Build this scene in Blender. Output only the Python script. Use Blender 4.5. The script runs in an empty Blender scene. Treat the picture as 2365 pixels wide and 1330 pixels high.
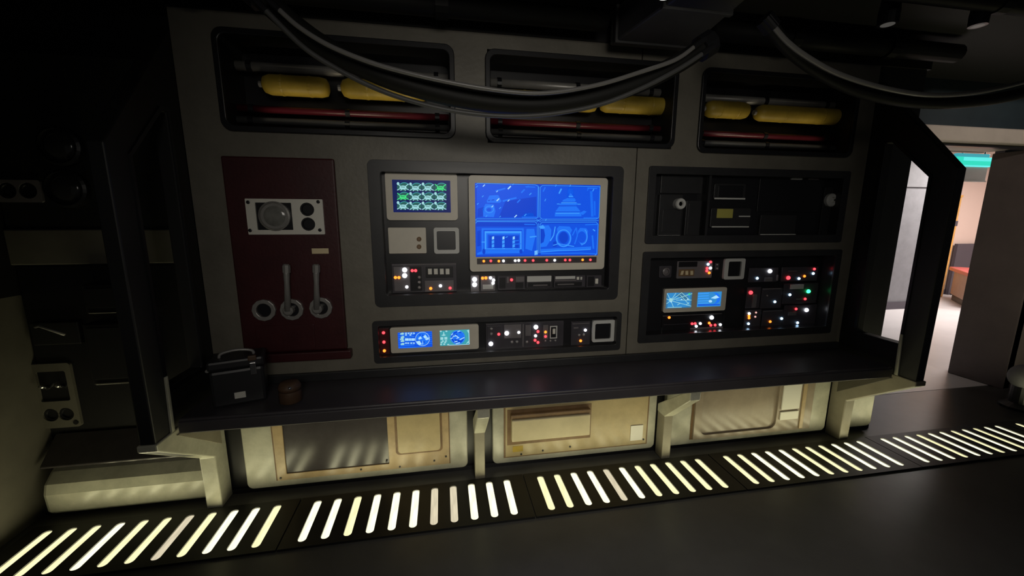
import bpy, bmesh, math, random
from mathutils import Vector, Matrix
random.seed(7)
S = bpy.context.scene
COL = S.collection
# ------------------------------------------------------------------ camera
YAW, PITCH, ROLL, FPX = -0.173629, 0.1753206, 0.0034263, 911.017
CX, CY, HC = 1182.5, 665.0, 1.55
def _mm(a, b): return [[sum(a[i][k]*b[k][j] for k in range(3)) for j in range(3)] for i in range(3)]
cy, sy = math.cos(YAW), math.sin(YAW); ct, st = math.cos(PITCH), math.sin(PITCH); cr, sr = math.cos(ROLL), math.sin(ROLL)
RM = _mm(_mm([[cr,-sr,0],[sr,cr,0],[0,0,1]], [[1,0,0],[0,ct,-st],[0,st,ct]]), [[cy,0,sy],[0,1,0],[-sy,0,cy]])
def wv(r): return Vector((r[0], r[2], -r[1]))
cam = bpy.data.cameras.new('camera'); cam.sensor_width = 36; cam.lens = FPX/2365*36; cam.clip_start = .02
co = bpy.data.objects.new('camera', cam); COL.objects.link(co)
ax, ay, az = wv(RM[0]), -wv(RM[1]), -wv(RM[2])
co.matrix_world = Matrix(((ax.x,ay.x,az.x,0),(ax.y,ay.y,az.y,0),(ax.z,ay.z,az.z,HC),(0,0,0,1)))
S.camera = co
def ray(px, py):
    d = (px-CX, py-CY, FPX)
    v = [sum(RM[k][i]*d[k] for k in range(3)) for i in range(3)]
    return Vector((v[0], v[2], -v[1]))
def PY(px, py, y):                       # where a sight line meets the upright plane Y = y
    d = ray(px, py); t = y/d.y; return Vector((d.x*t, y, HC+d.z*t))
def PX(px, py, x):
    d = ray(px, py); t = x/d.x; return Vector((x, d.y*t, HC+d.z*t))
# ------------------------------------------------------------------ world, lamps, exposure
W = bpy.data.worlds.new('world'); S.world = W; W.use_nodes = True
W.node_tree.nodes['Background'].inputs[0].default_value = (.95, .97, 1.0, 1)
W.node_tree.nodes['Background'].inputs[1].default_value = .02
S.view_settings.view_transform = 'Standard'; S.view_settings.look = 'None'
S.view_settings.exposure = 0; S.view_settings.gamma = 1; S.view_settings.use_curve_mapping = False
S.cycles.use_denoising = True
def lamp(name, kind, loc, energy, color=(1,1,1), target=None, **k):
    l = bpy.data.lights.new(name, kind); l.energy = energy; l.color = color
    for a, b in k.items(): setattr(l, a, b)
    o = bpy.data.objects.new(name, l); COL.objects.link(o); o.location = loc
    if target: o.rotation_euler = (Vector(target)-Vector(loc)).to_track_quat('-Z','Y').to_euler()
    return o
# bright room beyond the doorway
lamp('corridor_lamp', 'AREA', (8.5,4.5,2.72), 105, (1,.93,.88), (8.5,4.5,0), shape='RECTANGLE', size=.9, size_y=.9)
lamp('corridor_lamp', 'AREA', (10.3,4.3,2.72), 75, (1,.90,.83), (10.3,4.3,0), shape='RECTANGLE', size=.9, size_y=.9)
# added unseen fills for wall and floor, and the ceiling spot by the doorway
lamp('room_fill', 'AREA', (.5,-1.5,2.2), 4.6, (1,.94,.84), (.55,2.25,1.15), shape='RECTANGLE', size=1.5, size_y=.7, spread=math.radians(62))
lamp('room_fill', 'AREA', (.9,.2,2.58), 6, (1,.95,.86), (.9,.35,0), shape='RECTANGLE', size=1.4, size_y=.5, spread=math.radians(80))
lamp('doorway_spot', 'SPOT', (4.2,.4,2.5), 75, (1,.88,.78), (4.7,2.75,1.9), spot_size=math.radians(75), spot_blend=.8, shadow_soft_size=.05)

# ------------------------------------------------------------------ materials
def mat(name, col, rough=.5, metal=0, var=0, scale=6, bump=0, bscale=60, dark=None, spec=.5):
    m = bpy.data.materials.new(name); m.use_nodes = True
    nt = m.node_tree; b = nt.nodes['Principled BSDF']
    b.inputs['Base Color'].default_value = (*col, 1); b.inputs['Roughness'].default_value = rough
    b.inputs['Metallic'].default_value = metal; b.inputs['Specular IOR Level'].default_value = spec
    if var or bump:
        tc = nt.nodes.new('ShaderNodeTexCoord')
    if var:
        n = nt.nodes.new('ShaderNodeTexNoise'); n.inputs['Scale'].default_value = scale; n.inputs['Detail'].default_value = 8; n.inputs['Roughness'].default_value = .65
        nt.links.new(tc.outputs['Object'], n.inputs['Vector'])
        r = nt.nodes.new('ShaderNodeValToRGB')
        d = dark or tuple(c*(1-var) for c in col)
        r.color_ramp.elements[0].position = .32; r.color_ramp.elements[0].color = (*d,1)
        r.color_ramp.elements[1].position = .62; r.color_ramp.elements[1].color = (*col,1)
        nt.links.new(n.outputs['Fac'], r.inputs['Fac']); nt.links.new(r.outputs['Color'], b.inputs['Base Color'])
    if bump:
        n2 = nt.nodes.new('ShaderNodeTexNoise'); n2.inputs['Scale'].default_value = bscale; n2.inputs['Detail'].default_value = 4
        nt.links.new(tc.outputs['Object'], n2.inputs['Vector'])
        bp = nt.nodes.new('ShaderNodeBump'); bp.inputs['Strength'].default_value = bump; bp.inputs['Distance'].default_value = .004
        nt.links.new(n2.outputs['Fac'], bp.inputs['Height']); nt.links.new(bp.outputs['Normal'], b.inputs['Normal'])
    return m
def emat(name, col, s=1.0, var=0, scale=9, base=(.005,.005,.005)):
    m = bpy.data.materials.new(name); m.use_nodes = True
    nt = m.node_tree; b = nt.nodes['Principled BSDF']
    b.inputs['Base Color'].default_value = (*base,1); b.inputs['Roughness'].default_value = .3
    b.inputs['Specular IOR Level'].default_value = .1; b.inputs['Emission Color'].default_value = (*col,1); b.inputs['Emission Strength'].default_value = s
    if var:
        tc = nt.nodes.new('ShaderNodeTexCoord'); n = nt.nodes.new('ShaderNodeTexNoise'); n.inputs['Scale'].default_value = scale; n.inputs['Detail'].default_value = 5
        mp = nt.nodes.new('ShaderNodeMapping'); mp.inputs['Scale'].default_value = (9,1,1)
        nt.links.new(tc.outputs['Object'], mp.inputs['Vector']); nt.links.new(mp.outputs['Vector'], n.inputs['Vector'])
        mr = nt.nodes.new('ShaderNodeMapRange'); mr.inputs['From Min'].default_value=.3; mr.inputs['From Max'].default_value=.7
        mr.inputs['To Min'].default_value = s*(1-var); mr.inputs['To Max'].default_value = s*(1+var)
        nt.links.new(n.outputs['Fac'], mr.inputs['Value']); nt.links.new(mr.outputs['Result'], b.inputs['Emission Strength'])
    return m
M = {}
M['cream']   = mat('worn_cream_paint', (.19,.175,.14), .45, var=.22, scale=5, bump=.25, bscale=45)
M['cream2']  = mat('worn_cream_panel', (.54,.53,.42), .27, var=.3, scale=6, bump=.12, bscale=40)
M['tan']     = mat('tan_plastic', (.50,.37,.20), .3, var=.25, scale=9, bump=.15)
M['tan2']    = mat('yellowed_plastic', (.50,.40,.215), .3, var=.18, scale=8, bump=.15)
M['post']    = mat('bracket_paint_with_shade', (.27,.245,.18), .45, var=.2, scale=8)  # darker cream: shade on posts and right foot put into the colour
M['ledge']   = mat('pale_ledge_plastic', (.60,.52,.33), .35, var=.15)
M['oliv']    = mat('olive_with_painted_shade', (.075,.068,.048), .5, var=.2)  # shade of the right wing inset put into the colour
M['partit']  = mat('partition_paint', (.15,.14,.11), .5, var=.25, scale=4)
M['brown']   = mat('rust_brown_trim', (.22,.13,.06), .5, var=.3, scale=14)
M['steel']   = mat('dark_brushed_steel', (.06,.053,.055), .23, 0, var=.25, scale=10)
M['pan']     = mat('taupe_pan', (.33,.27,.20), .24, var=.2, scale=7)
M['char']    = mat('charcoal_paint', (.026,.026,.028), .4, var=.25, scale=8)
M['black']   = mat('black_paint', (.010,.010,.012), .35)
M['wing']    = mat('dark_wing_paint', (.012,.012,.012), .5, var=.3, scale=4)
M['bench']   = mat('bench_laminate', (.066,.060,.066), .42, var=.15, scale=6)
M['bezel']   = mat('taupe_bezel', (.72,.67,.56), .42, var=.1)
M['bezelg']  = mat('grey_rubber_bezel', (.62,.62,.59), .5)
M['plate']   = mat('grey_plate', (.17,.155,.16), .4, var=.15, scale=12)
M['plated']  = mat('dark_plate', (.06,.055,.065), .35, var=.2, scale=12)
M['light']   = mat('pale_plastic', (.78,.76,.68), .4)
M['red']     = mat('oxblood_paint', (.055,.009,.011), .42, var=.35, scale=5, bump=.15)
M['grey']    = mat('grey_metal', (.33,.32,.30), .35, .3, var=.2, scale=12)
M['ivory']   = mat('ivory_label', (.75,.62,.38), .5)
M['yellow']  = mat('yellow_cylinder_paint', (.50,.35,.045), .5, var=.3, scale=6)
M['ylabel']  = mat('yellow_label', (.50,.46,.10), .5)
M['redpipe'] = mat('red_pipe_paint', (.07,.008,.014), .35)
M['hose']    = mat('dark_hose_rubber', (.011,.011,.010), .55, spec=.2)
M['cable']   = mat('grey_cable_sheath', (.17,.165,.16), .3)
M['floor']   = mat('dark_polished_floor', (.085,.083,.078), .3, var=.25, scale=3, bump=.05, bscale=30)
M['grate']   = mat('black_grate_metal', (.008,.008,.008), .45, var=.3, scale=9)
M['ceil']    = mat('dark_ceiling', (.006,.006,.006), .7)
M['duct']    = mat('dull_duct_metal', (.085,.085,.085), .5, .2, var=.2)
M['lfloor']  = mat('pale_corridor_floor', (.78,.75,.76), .3, var=.08, scale=2)
M['lwall']   = mat('pale_grey_wall', (.20,.20,.215), .6, var=.18, scale=6)
M['pink']    = mat('warm_beige_wall', (.62,.48,.42), .6)
M['lintel']  = mat('beige_lintel_paint', (.52,.46,.40), .55, var=.12)
M['teal']    = mat('dark_blue_teal_wall', (.016,.03,.038), .6, var=.3, scale=3)
M['partn']   = mat('brown_partition_paint', (.13,.105,.10), .5, var=.22, scale=3)
M['orange']  = mat('orange_wood', (.62,.33,.08), .5, var=.25, scale=8)
M['ctop']    = mat('red_counter_top', (.55,.11,.10), .35)
M['cfront']  = mat('tan_counter_front', (.40,.26,.20), .5, var=.1)
M['dbox']    = mat('plum_dark_panel', (.06,.05,.065), .5)
M['leather'] = mat('brown_leather', (.10,.055,.03), .55, var=.3, scale=20)
M['chrome']  = mat('chrome', (.6,.6,.6), .18, 1)
M['glass']   = mat('gauge_glass', (.22,.22,.20), .14, var=.3, scale=25)
M['blind']   = mat('unlit_lamp', (.34,.33,.32), .3)
M['slatA']   = emat('slot_light_white', (1,.985,.70), 1.3, .25)
M['slatB']   = emat('slot_light_yellow', (1,.93,.52), 1.12, .2)
M['slatC']   = emat('slot_light_dim', (1,.88,.62), .72, .18)
LED = {'w':emat('led_white',(.90,.93,1),5), 'b':emat('led_blue_white',(.45,.72,1),4), 'r':emat('led_red',(1,.045,.06),3),
       'o':emat('led_orange',(1,.20,.02),3), 'g':emat('led_green',(.04,1,.25),4), 'p':emat('led_pink',(1,.55,.5),1.0), 'k':M['blind']}
M['blue0'] = emat('screen_blue', (.004,.055,.60), 1.0)
M['blue1'] = emat('screen_mid_blue', (.006,.085,.75), 1.0)
M['blue2'] = emat('screen_light_blue', (.014,.17,.92), 1.0)
M['blue3'] = emat('screen_cyan_blue', (.05,.34,1.0), 1.0)
M['blue4'] = emat('screen_pale_blue', (.42,.75,1.0), 1.0)
M['blue5'] = emat('screen_sky_blue', (.035,.26,.62), 1.0)
M['slate'] = emat('screen_slate_blue', (.04,.17,.33), 1.0)
M['navy']  = emat('screen_navy', (.006,.012,.09), 1.0)
M['dteal'] = emat('screen_dark_teal', (.02,.11,.10), 1.0)
M['pale']  = emat('screen_pale_cyan', (.34,.68,.72), 1.0)
M['green'] = emat('screen_green', (.06,.72,.22), 1.0)
M['teal1'] = emat('screen_teal', (.05,.36,.42), 1.0)
M['sign']  = emat('exit_sign_glow', (.03,.72,.52), 1.0)
M['sign2'] = emat('exit_sign_pale_glow', (.12,.85,.80), 1.0)
M['dlight']= emat('downlight_glow', (1,.95,.85), 1.5)
# ------------------------------------------------------------------ helpers
ORG = {}
def tag(o, label=None, cat=None, group=None, kind=None):
    if label: o['label'] = label
    if cat: o['category'] = cat
    if group: o['group'] = group
    if kind: o['kind'] = kind
    return o
def thing(name, label, cat, loc, group=None):
    o = bpy.data.objects.new(name, None); o.empty_display_size = .05; COL.objects.link(o)
    o.location = loc; ORG[o] = Vector(loc); return tag(o, label, cat, group)
def obj(name, bm, m, parent=None, smooth=False, bev=0, label=None, origin=None):
    org = ORG[parent] if parent is not None else Vector(origin or (0,0,0))
    bmesh.ops.recalc_face_normals(bm, faces=bm.faces)
    bmesh.ops.translate(bm, verts=bm.verts, vec=-org)
    me = bpy.data.meshes.new(name); bm.to_mesh(me); bm.free()
    for x in (m if isinstance(m, (list,tuple)) else [m]): me.materials.append(x)
    if smooth:
        for p in me.polygons: p.use_smooth = True
    o = bpy.data.objects.new(name, me); COL.objects.link(o)
    if parent is not None: o.parent = parent
    else: o.location = org
    ORG[o] = org
    if bev:
        md = o.modifiers.new('bevel','BEVEL'); md.width = bev; md.segments = 2; md.limit_method = 'ANGLE'; md.angle_limit = math.radians(40)
    if label: o['label'] = label
    return o
def place(name, me, loc, parent):
    o = bpy.data.objects.new(name, me); COL.objects.link(o); o.parent = parent; o.location = Vector(loc)-ORG[parent]; ORG[o] = ORG[parent]; return o
def struct(name, bm, m, **k): return tag(obj(name, bm, m, **k), kind='structure')
def BM(): return bmesh.new()
def box(bm, a, b):
    a, b = Vector(a), Vector(b)
    vs = [bm.verts.new((x,y,z)) for x in (a.x,b.x) for y in (a.y,b.y) for z in (a.z,b.z)]
    for f in ((0,1,3,2),(4,6,7,5),(0,4,5,1),(2,3,7,6),(0,2,6,4),(1,5,7,3)): bm.faces.new([vs[i] for i in f])
    return bm
def B(a, b): return box(BM(), a, b)
def rrect(x0, z0, x1, z1, r=0, n=5):
    if x0 > x1: x0, x1 = x1, x0
    if z0 > z1: z0, z1 = z1, z0
    if r <= 0: return [(x0,z0),(x1,z0),(x1,z1),(x0,z1)]
    r = min(r, (x1-x0)*.49, (z1-z0)*.49); out = []
    for cx_, cz_, a0 in ((x1-r,z0+r,-90),(x1-r,z1-r,0),(x0+r,z1-r,90),(x0+r,z0+r,180)):
        for i in range(n+1):
            a = math.radians(a0+90*i/n); out.append((cx_+r*math.cos(a), cz_+r*math.sin(a)))
    return out
def circ(x, z, r, n=24, rz=None): return [(x+r*math.cos(2*math.pi*i/n), z+(rz or r)*math.sin(2*math.pi*i/n)) for i in range(n)]
def prism(bm, loops, a, b, axis='Y'):
    """outline with holes, extruded from a to b along an axis; loops are (u,v) pairs"""
    def P(u, v, w): return {'Y':(u,w,v), 'X':(w,u,v), 'Z':(u,v,w)}[axis]
    es = []
    allv = []
    for lp in loops:
        vs = [bm.verts.new(P(u,v,a)) for u, v in lp]; allv += vs
        es += [bm.edges.new((vs[i], vs[(i+1) % len(vs)])) for i in range(len(vs))]
    if len(loops) == 1: fs = [bm.faces.new(allv)]
    else:
        g = bmesh.ops.triangle_fill(bm, use_beauty=True, edges=es)['geom']
        fs = [f for f in g if isinstance(f, bmesh.types.BMFace)]
    r = bmesh.ops.extrude_face_region(bm, geom=fs, use_keep_orig=True)['geom']
    d = Vector(P(0,0,b-a))
    bmesh.ops.translate(bm, verts=[v for v in r if isinstance(v, bmesh.types.BMVert)], vec=d)
    return bm
def PR(loops, a, b, axis='Y'): return prism(BM(), loops, a, b, axis)
def tube(bm, pts, r, n=10, cap=True):
    pts = [Vector(p) for p in pts]; rings = []
    up = Vector((0,0,1)) if abs((pts[-1]-pts[0]).normalized().z) < .9 else Vector((0,1,0))
    for i, p in enumerate(pts):
        t = (pts[min(i+1,len(pts)-1)]-pts[max(i-1,0)]).normalized()
        s = t.cross(up).normalized(); u = s.cross(t)
        rr = r[i] if isinstance(r, (list,tuple)) else r
        rings.append([bm.verts.new(p+(s*math.cos(2*math.pi*k/n)+u*math.sin(2*math.pi*k/n))*rr) for k in range(n)])
    for a, b in zip(rings, rings[1:]):
        for k in range(n): bm.faces.new((a[k],a[(k+1)%n],b[(k+1)%n],b[k]))
    if cap: bm.faces.new(rings[0]); bm.faces.new(rings[-1])
    return bm
def T(pts, r, n=10): return tube(BM(), pts, r, n)
def smoothpts(pts, k=8):
    pts = [Vector(p) for p in pts]; out = []
    for i in range(len(pts)-1):
        p0, p1, p2, p3 = pts[max(i-1,0)], pts[i], pts[i+1], pts[min(i+2,len(pts)-1)]
        for j in range(k):
            t = j/k; out.append(.5*((2*p1)+(p2-p0)*t+(2*p0-5*p1+4*p2-p3)*t*t+(3*p1-p0-3*p2+p3)*t**3))
    return out+[pts[-1]]
def ball(bm, c, r, sx=1, sy_=1, sz=1, u=16, v=10):
    g = bmesh.ops.create_uvsphere(bm, u_segments=u, v_segments=v, radius=1)['verts']
    for q in g: q.co = Vector((q.co.x*r*sx, q.co.y*r*sy_, q.co.z*r*sz))+Vector(c)
    return bm
def lathe(bm, prof, c, axis='Z', n=24):
    rings = []
    for r, h in prof:
        ring = []
        for k in range(n):
            a = 2*math.pi*k/n; x, y = r*math.cos(a), r*math.sin(a)
            ring.append(bm.verts.new(Vector(c)+Vector({'Z':(x,y,h),'Y':(x,h,y),'X':(h,x,y)}[axis])))
        rings.append(ring)
    for a, b in zip(rings, rings[1:]):
        for k in range(n): bm.faces.new((a[k],a[(k+1)%n],b[(k+1)%n],b[k]))
    bm.faces.new(rings[0]); bm.faces.new(rings[-1])
    return bm
def L(prof, c, axis='Z', n=24): return lathe(BM(), prof, c, axis, n)
_led = {}
def led_mesh(c, r):
    k = (c, round(r,4))
    if k not in _led:
        bm = BM(); lathe(bm, [(r,0),(r,-r*.35),(r*.8,-r*.75),(r*.42,-r)], (0,0,0), 'Y', 10)
        bmesh.ops.recalc_face_normals(bm, faces=bm.faces)
        me = bpy.data.meshes.new('indicator_light'); bm.to_mesh(me); bm.free(); me.materials.append(LED[c]); _led[k] = me
        for p in me.polygons: p.use_smooth = True
    return _led[k]
def qrect(px, y):                        # photo rectangle (x0,y0,x1,y1) on the upright plane Y=y -> x0,z0,x1,z1
    a, b, c, d = PY(px[0],px[1],y), PY(px[2],px[1],y), PY(px[2],px[3],y), PY(px[0],px[3],y)
    return ((a.x+d.x)/2, (c.z+d.z)/2, (b.x+c.x)/2, (a.z+b.z)/2)
def quad4(p, y):                         # four photo corners TL TR BR BL -> upright rectangle on the plane
    a, b, c, d = [PY(*q, y) for q in p]
    return ((a.x+d.x)/2, (c.z+d.z)/2, (b.x+c.x)/2, (a.z+b.z)/2)
def leds(parent, items, y, small=.0088, big=.0135):
    for it in items:
        x, py, c = it[:3]; s = it[3] if len(it) > 3 else 1
        p = PY(x, py, y); r = big if s == 2 else (.0065 if s == 0 else small)
        o = place('indicator_light', led_mesh(c, r), p, parent)

# ------------------------------------------------------------------ setting
YW = 2.25                                # face of the cream console wall
XL, XR, XE = -1.22, 2.75, 3.13           # wings and free end of the wall
struct('floor', B((-3.4,-2.6,-.05),(5.6,2.70,0)), M['floor'])
struct('floor', B((2.9,2.70,-.05),(12,7.2,.002)), M['lfloor'])
struct('ceiling', B((-3.4,-2.6,2.62),(5.6,3.1,2.68)), M['ceil'])
struct('ceiling', B((2.9,3.1,2.76),(12,7.2,2.8)), M['lintel'])
# openings in the console wall
win = [(-1.045,1.965,.085,2.43), (.245,1.955,1.362,2.425), (1.512,1.94,2.615,2.415)]
mainc = quad4(((848,368),(1443,385),(1421,696),(867,703)), YW)
lowc = quad4(((859,741),(1434,719),(1431,808),(866,837)), YW)
upr = quad4(((1499,381),(1963,398),(1938,559),(1488,563)), YW)
lowr = quad4(((1483,582),(1934,575),(1923,766),(1473,793)), YW)
redc = quad4(((525,365),(777,365),(803,828),(563,828)), YW)
def grow(q, g): return (q[0]-g, q[1]-g, q[2]+g, q[3]+g)
wb = struct('wall_back', B((XL,2.56,0),(XE,2.60,2.62)), M['black'])
XS = 1.135                               # seam between the two cladding sheets
def hole(q, r=.02): return rrect(*grow(q,-.012), r)
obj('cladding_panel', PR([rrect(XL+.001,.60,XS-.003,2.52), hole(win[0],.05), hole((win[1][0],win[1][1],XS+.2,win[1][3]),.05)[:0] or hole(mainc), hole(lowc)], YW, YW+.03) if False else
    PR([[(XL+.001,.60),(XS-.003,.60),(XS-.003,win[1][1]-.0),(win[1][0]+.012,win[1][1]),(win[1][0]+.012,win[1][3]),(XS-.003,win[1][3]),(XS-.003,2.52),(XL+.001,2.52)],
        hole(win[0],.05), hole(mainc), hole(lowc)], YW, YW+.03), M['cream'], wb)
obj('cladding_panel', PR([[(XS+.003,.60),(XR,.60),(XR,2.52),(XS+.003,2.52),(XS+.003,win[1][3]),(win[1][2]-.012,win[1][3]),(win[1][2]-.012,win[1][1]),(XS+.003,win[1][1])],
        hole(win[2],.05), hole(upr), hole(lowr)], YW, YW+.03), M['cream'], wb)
obj('end_panel', B((XR+.001,YW,.60),(XE-.02,YW+.03,2.52)), M['char'], wb)  # wall continues here; its unlit look is put into the dark colour
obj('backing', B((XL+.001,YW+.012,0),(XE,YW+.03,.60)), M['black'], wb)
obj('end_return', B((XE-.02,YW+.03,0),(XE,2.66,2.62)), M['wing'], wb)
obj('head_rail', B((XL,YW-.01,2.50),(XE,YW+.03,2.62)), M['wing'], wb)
# lower bays, a rounded cream sheet each
ZB = .03
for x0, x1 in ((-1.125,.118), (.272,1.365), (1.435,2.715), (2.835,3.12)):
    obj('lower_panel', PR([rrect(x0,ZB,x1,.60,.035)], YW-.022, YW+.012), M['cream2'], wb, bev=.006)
obj('kick_strip', B((XL,YW-.006,0),(XE,YW+.012,.028)), M['black'], wb)
# left alcove and partition
XP = -2.11
wl = struct('wall_left', PR([[(2.36,0),(1.0,0),(1.0,2.62),(2.36,2.62)]], XP-.12, XP, 'X'), M['partit'])
obj('inset_panel', PR([rrect(1.2,.17,2.06,.42,.03)], XP-.002, XP+.008, 'X'), M['partit'], wl, bev=.003)
obj('upper_dim_sheet', PR([[(2.36,1.16),(1.0,1.16),(1.0,2.62),(2.36,2.62)]], XP, XP+.006, 'X'), M['wing'], wl)  # dark sheet, dimness of the upper partition put into its colour
wa = struct('wall_alcove', B((XP,2.36,0),(XL-.06,2.42,2.62)), M['black'])
obj('cream_band', B((XP+.002,2.335,1.312),(XL-.062,2.36,1.487)), M['partit'], wa, bev=.006)
obj('upper_panel', B((XP+.012,2.342,1.50),(XL-.064,2.36,2.30)), M['wing'], wa, bev=.004)
obj('lower_panel', B((XP+.012,2.35,.42),(XL-.064,2.36,1.30)), M['black'], wa)
# doorway wall on the right
hd = struct('wall_right', B((XE,2.66,2.28),(5.6,2.74,2.62)), M['teal'])
struct('wall_right', B((5.071,2.60,0),(5.6,2.66,2.28)), M['partn'])
struct('trim_1', PR([[(XE+.005,2.165),(5.07,2.165),(5.07,2.28),(XE+.005,2.28)]], 2.63, 2.76), M['lintel'], bev=.012)
struct('trim_4', B((XE+.005,2.70,2.143),(5.06,2.757,2.164)), M['black'])
struct('trim_2', B((XE+.005,2.78,2.172),(5.065,3.04,2.21)), M['lintel'], bev=.006)
struct('wall_corridor_header', B((XE,3.06,2.172),(5.05,3.10,2.76)), M['lintel'])
struct('wall_corridor_left', B((XE-.02,2.67,0),(XE,3.1,2.17)), M['wing'])
pw = struct('wall_corridor_right', B((5.07,2.60,.004),(5.15,3.01,2.155)), M['partn'], bev=.006)
# bright room
struct('wall_corridor_back', B((5.9,5.5,0),(8.35,5.6,2.76)), M['lwall'])
struct('baseboard_corridor', B((5.9,5.478,.003),(8.37,5.499,.13)), M['dbox'])
obj2 = struct('trim_3', B((5.9,5.47,2.08),(8.36,5.499,2.13)), M['lwall'])
struct('wall_far', B((8.36,6.5,0),(12,6.6,2.76)), M['pink'])
struct('baseboard_far', B((8.36,6.47,.003),(12,6.499,.1)), M['dbox'])
struct('wall_corridor_end', B((11.9,3.1,0),(12,6.5,2.76)), M['pink'])
struct('wall_corridor_front', B((5.25,3.03,0),(11.9,3.1,2.76)), M['lwall'])
struct('wall_corridor_side', B((3.0,3.1,0),(3.1,7.2,2.76)), M['lwall'])
struct('wall_corridor_rear', B((3.1,6.6,0),(8.36,6.7,2.76)), M['lwall'])

# ------------------------------------------------------------------ side wings
def wing(xa, xb, inner, label):
    w = thing('side_wing', label, 'side panel', ((xa+xb)/2, 2.2, 0))
    out = [(2.249,0),(2.145,0),(2.14,.30),(1.765,.565),(1.76,1.825),(2.249,2.41)]
    hole_ = [(1.885,.80),(2.145,.80),(2.145,2.02),(2.11,2.02),(1.885,1.79)]
    obj('frame', PR([out, hole_], xa, xb, 'X'), M['wing'], w, bev=.006)
    # cream foot bracket under the bench, same outline a little proud
    s = .008
    sg = 1 if inner == xb else -1
    obj('foot', PR([[(2.248,.001),(2.137,.001),(2.132,.305),(1.757,.572),(1.757,.602),(2.248,.602)]], xa-s, xb+s, 'X'), M['post'] if inner == xa else M['cream2'], w, bev=.006)  # right foot takes the darker cream with shade in its colour
    obj('edge_strip', PR([[(1.856,.603),(1.878,.603),(1.884,.86),(1.870,.86)]], inner, inner+sg*.010, 'X'), M['cream2'], w, bev=.002)
    obj('inset', PR([[(2.20,.34),(2.20,.575),(1.88,.575)]], inner+sg*.0085, inner+sg*.014, 'X'), M['oliv'] if inner == xa else M['post'], w, bev=.002)  # right inset darker, its shade painted in
    obj('window_trim', PR([[(1.870,.785),(2.16,.785),(2.16,2.035),(2.10,2.035),(1.870,1.796)], hole_], inner, inner+sg*.006, 'X'), M['black'], w)
    return w
wing(XL-.06, XL, XL, 'dark side wing at the left end of the console bench beside the alcove')
wing(XR, XR+.06, XR, 'dark side wing with a slanted window at the right end by the lit doorway')
# bench
bn = thing('console_bench', 'long dark bench shelf running under the console from wing to wing', 'bench', (.76,2.06,.585))
obj('top', B((XL+.022,1.882,.60),(XR-.022,YW-.001,.652)), M['bench'], bn, bev=.008)
obj('front_rail', B((XL+.022,1.874,.583),(XR-.022,1.90,.640)), M['bench'], bn, bev=.006)
obj('rear_upstand', B((XL+.022,2.225,.652),(XR-.022,YW-.001,.70)), M['char'], bn, bev=.004)
def bracket(x, label):
    b = thing('bench_bracket', label, 'bracket', (x,2.18,0), None)
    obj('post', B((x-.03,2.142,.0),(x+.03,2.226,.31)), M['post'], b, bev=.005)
    obj('arm', PR([[(2.226,.30),(2.142,.30),(1.90,.525),(1.90,.582),(1.915,.582),(2.226,.352)]], x-.033, x+.033, 'X'), M['cream2'], b, bev=.005)
bracket(.185, 'cream angled bench bracket between the left and middle floor hatches')
bracket(1.402, 'cream angled bench bracket between the middle and right floor hatches')

# ------------------------------------------------------------------ floor light panels
names = ['in front of the dark alcove, leftmost', 'below the dark steel hatch', 'below the hatch with the boxed ledge',
         'below the rounded taupe hatch', 'just right of the right wing by the doorway', 'furthest right, cut by the picture edge']
slatmesh = {}
def slat(k):
    if k not in slatmesh:
        bm = PR([[(x, y) for x, y in rrect(-.019,-.142,.019,.142,.018,6)]], .001, .007, 'Z')
        bmesh.ops.recalc_face_normals(bm, faces=bm.faces)
        me = bpy.data.meshes.new('light_slot'); bm.to_mesh(me); bm.free(); me.materials.append(M['slat'+k]); slatmesh[k] = me
    return slatmesh[k]
pat = ['BBBABBCBAAB','AABAAACCAAA','BBAACABBBBB','BBAAABBBAAA','AAABAABABAA','BBABABABABA']
for i in range(6):
    x0 = -2.062+i*1.2525
    p = thing('floor_light_panel', 'black floor grate panel of glowing slots '+names[i], 'floor light', (x0+.626,1.95,0), 'floor light panels')
    cs = [x0+.098+k*.1048 for k in range(11)]
    obj('grate', PR([rrect(x0+.003,1.775,x0+1.249,2.128)]+[rrect(c-.0195,1.8075,c+.0195,2.0925,.0185,6) for c in cs], 0.0005, .012, 'Z'), M['grate'], p)
    for k, c in enumerate(cs):
        place('light_slot', slat(pat[i][k]), (c,1.95,0), p)
        lamp('slot_lamp', 'AREA', (c,1.95,.0085), {'A':.27,'B':.215,'C':.12}[pat[i][k]], (1,.93,.56), (c,1.95,1), shape='RECTANGLE', size=.036, size_y=.28)

# ------------------------------------------------------------------ lower hatches
YH = YW-.022
def hq(a, b, c, d, y=YH): return quad4((a,b,c,d), y)
h = thing('access_hatch', 'floor hatch with dark steel sheet and tan frame under the left bench', 'hatch', (-.5,YH,.1))
fx0, fz0, fx1 = PY(643,1107,YH).x, PY(655,1106,YH).z, PY(1038,1066,YH).x
px1 = PY(900,1075,YH).x; ex0 = PY(664,1092,YH).x
obj('frame', PR([rrect(fx0,fz0,fx1,.598), rrect(ex0,fz0+.038,px1,.59)], YH-.012, YH), M['tan'], h, bev=.002)
obj('steel_sheet', B((ex0+.001,YH-.005,fz0+.039),(px1-.001,YH,.589)), M['steel'], h)
q = quad4(((917,957),(1012,950),(1021,1035),(920,1042)), YH)
obj('raised_panel', PR([rrect(q[0],q[1],q[2],.597,.02)], YH-.024, YH-.0125), M['tan2'], h, bev=.004)
obj('rust_seam', PR([rrect(q[0]-.014,q[1]-.012,q[2]+.012,.5975,.024), rrect(q[0]-.0005,q[1]-.0005,q[2]+.0005,.597,.02)], YH-.0145, YH-.0122), M['brown'], h)
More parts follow.
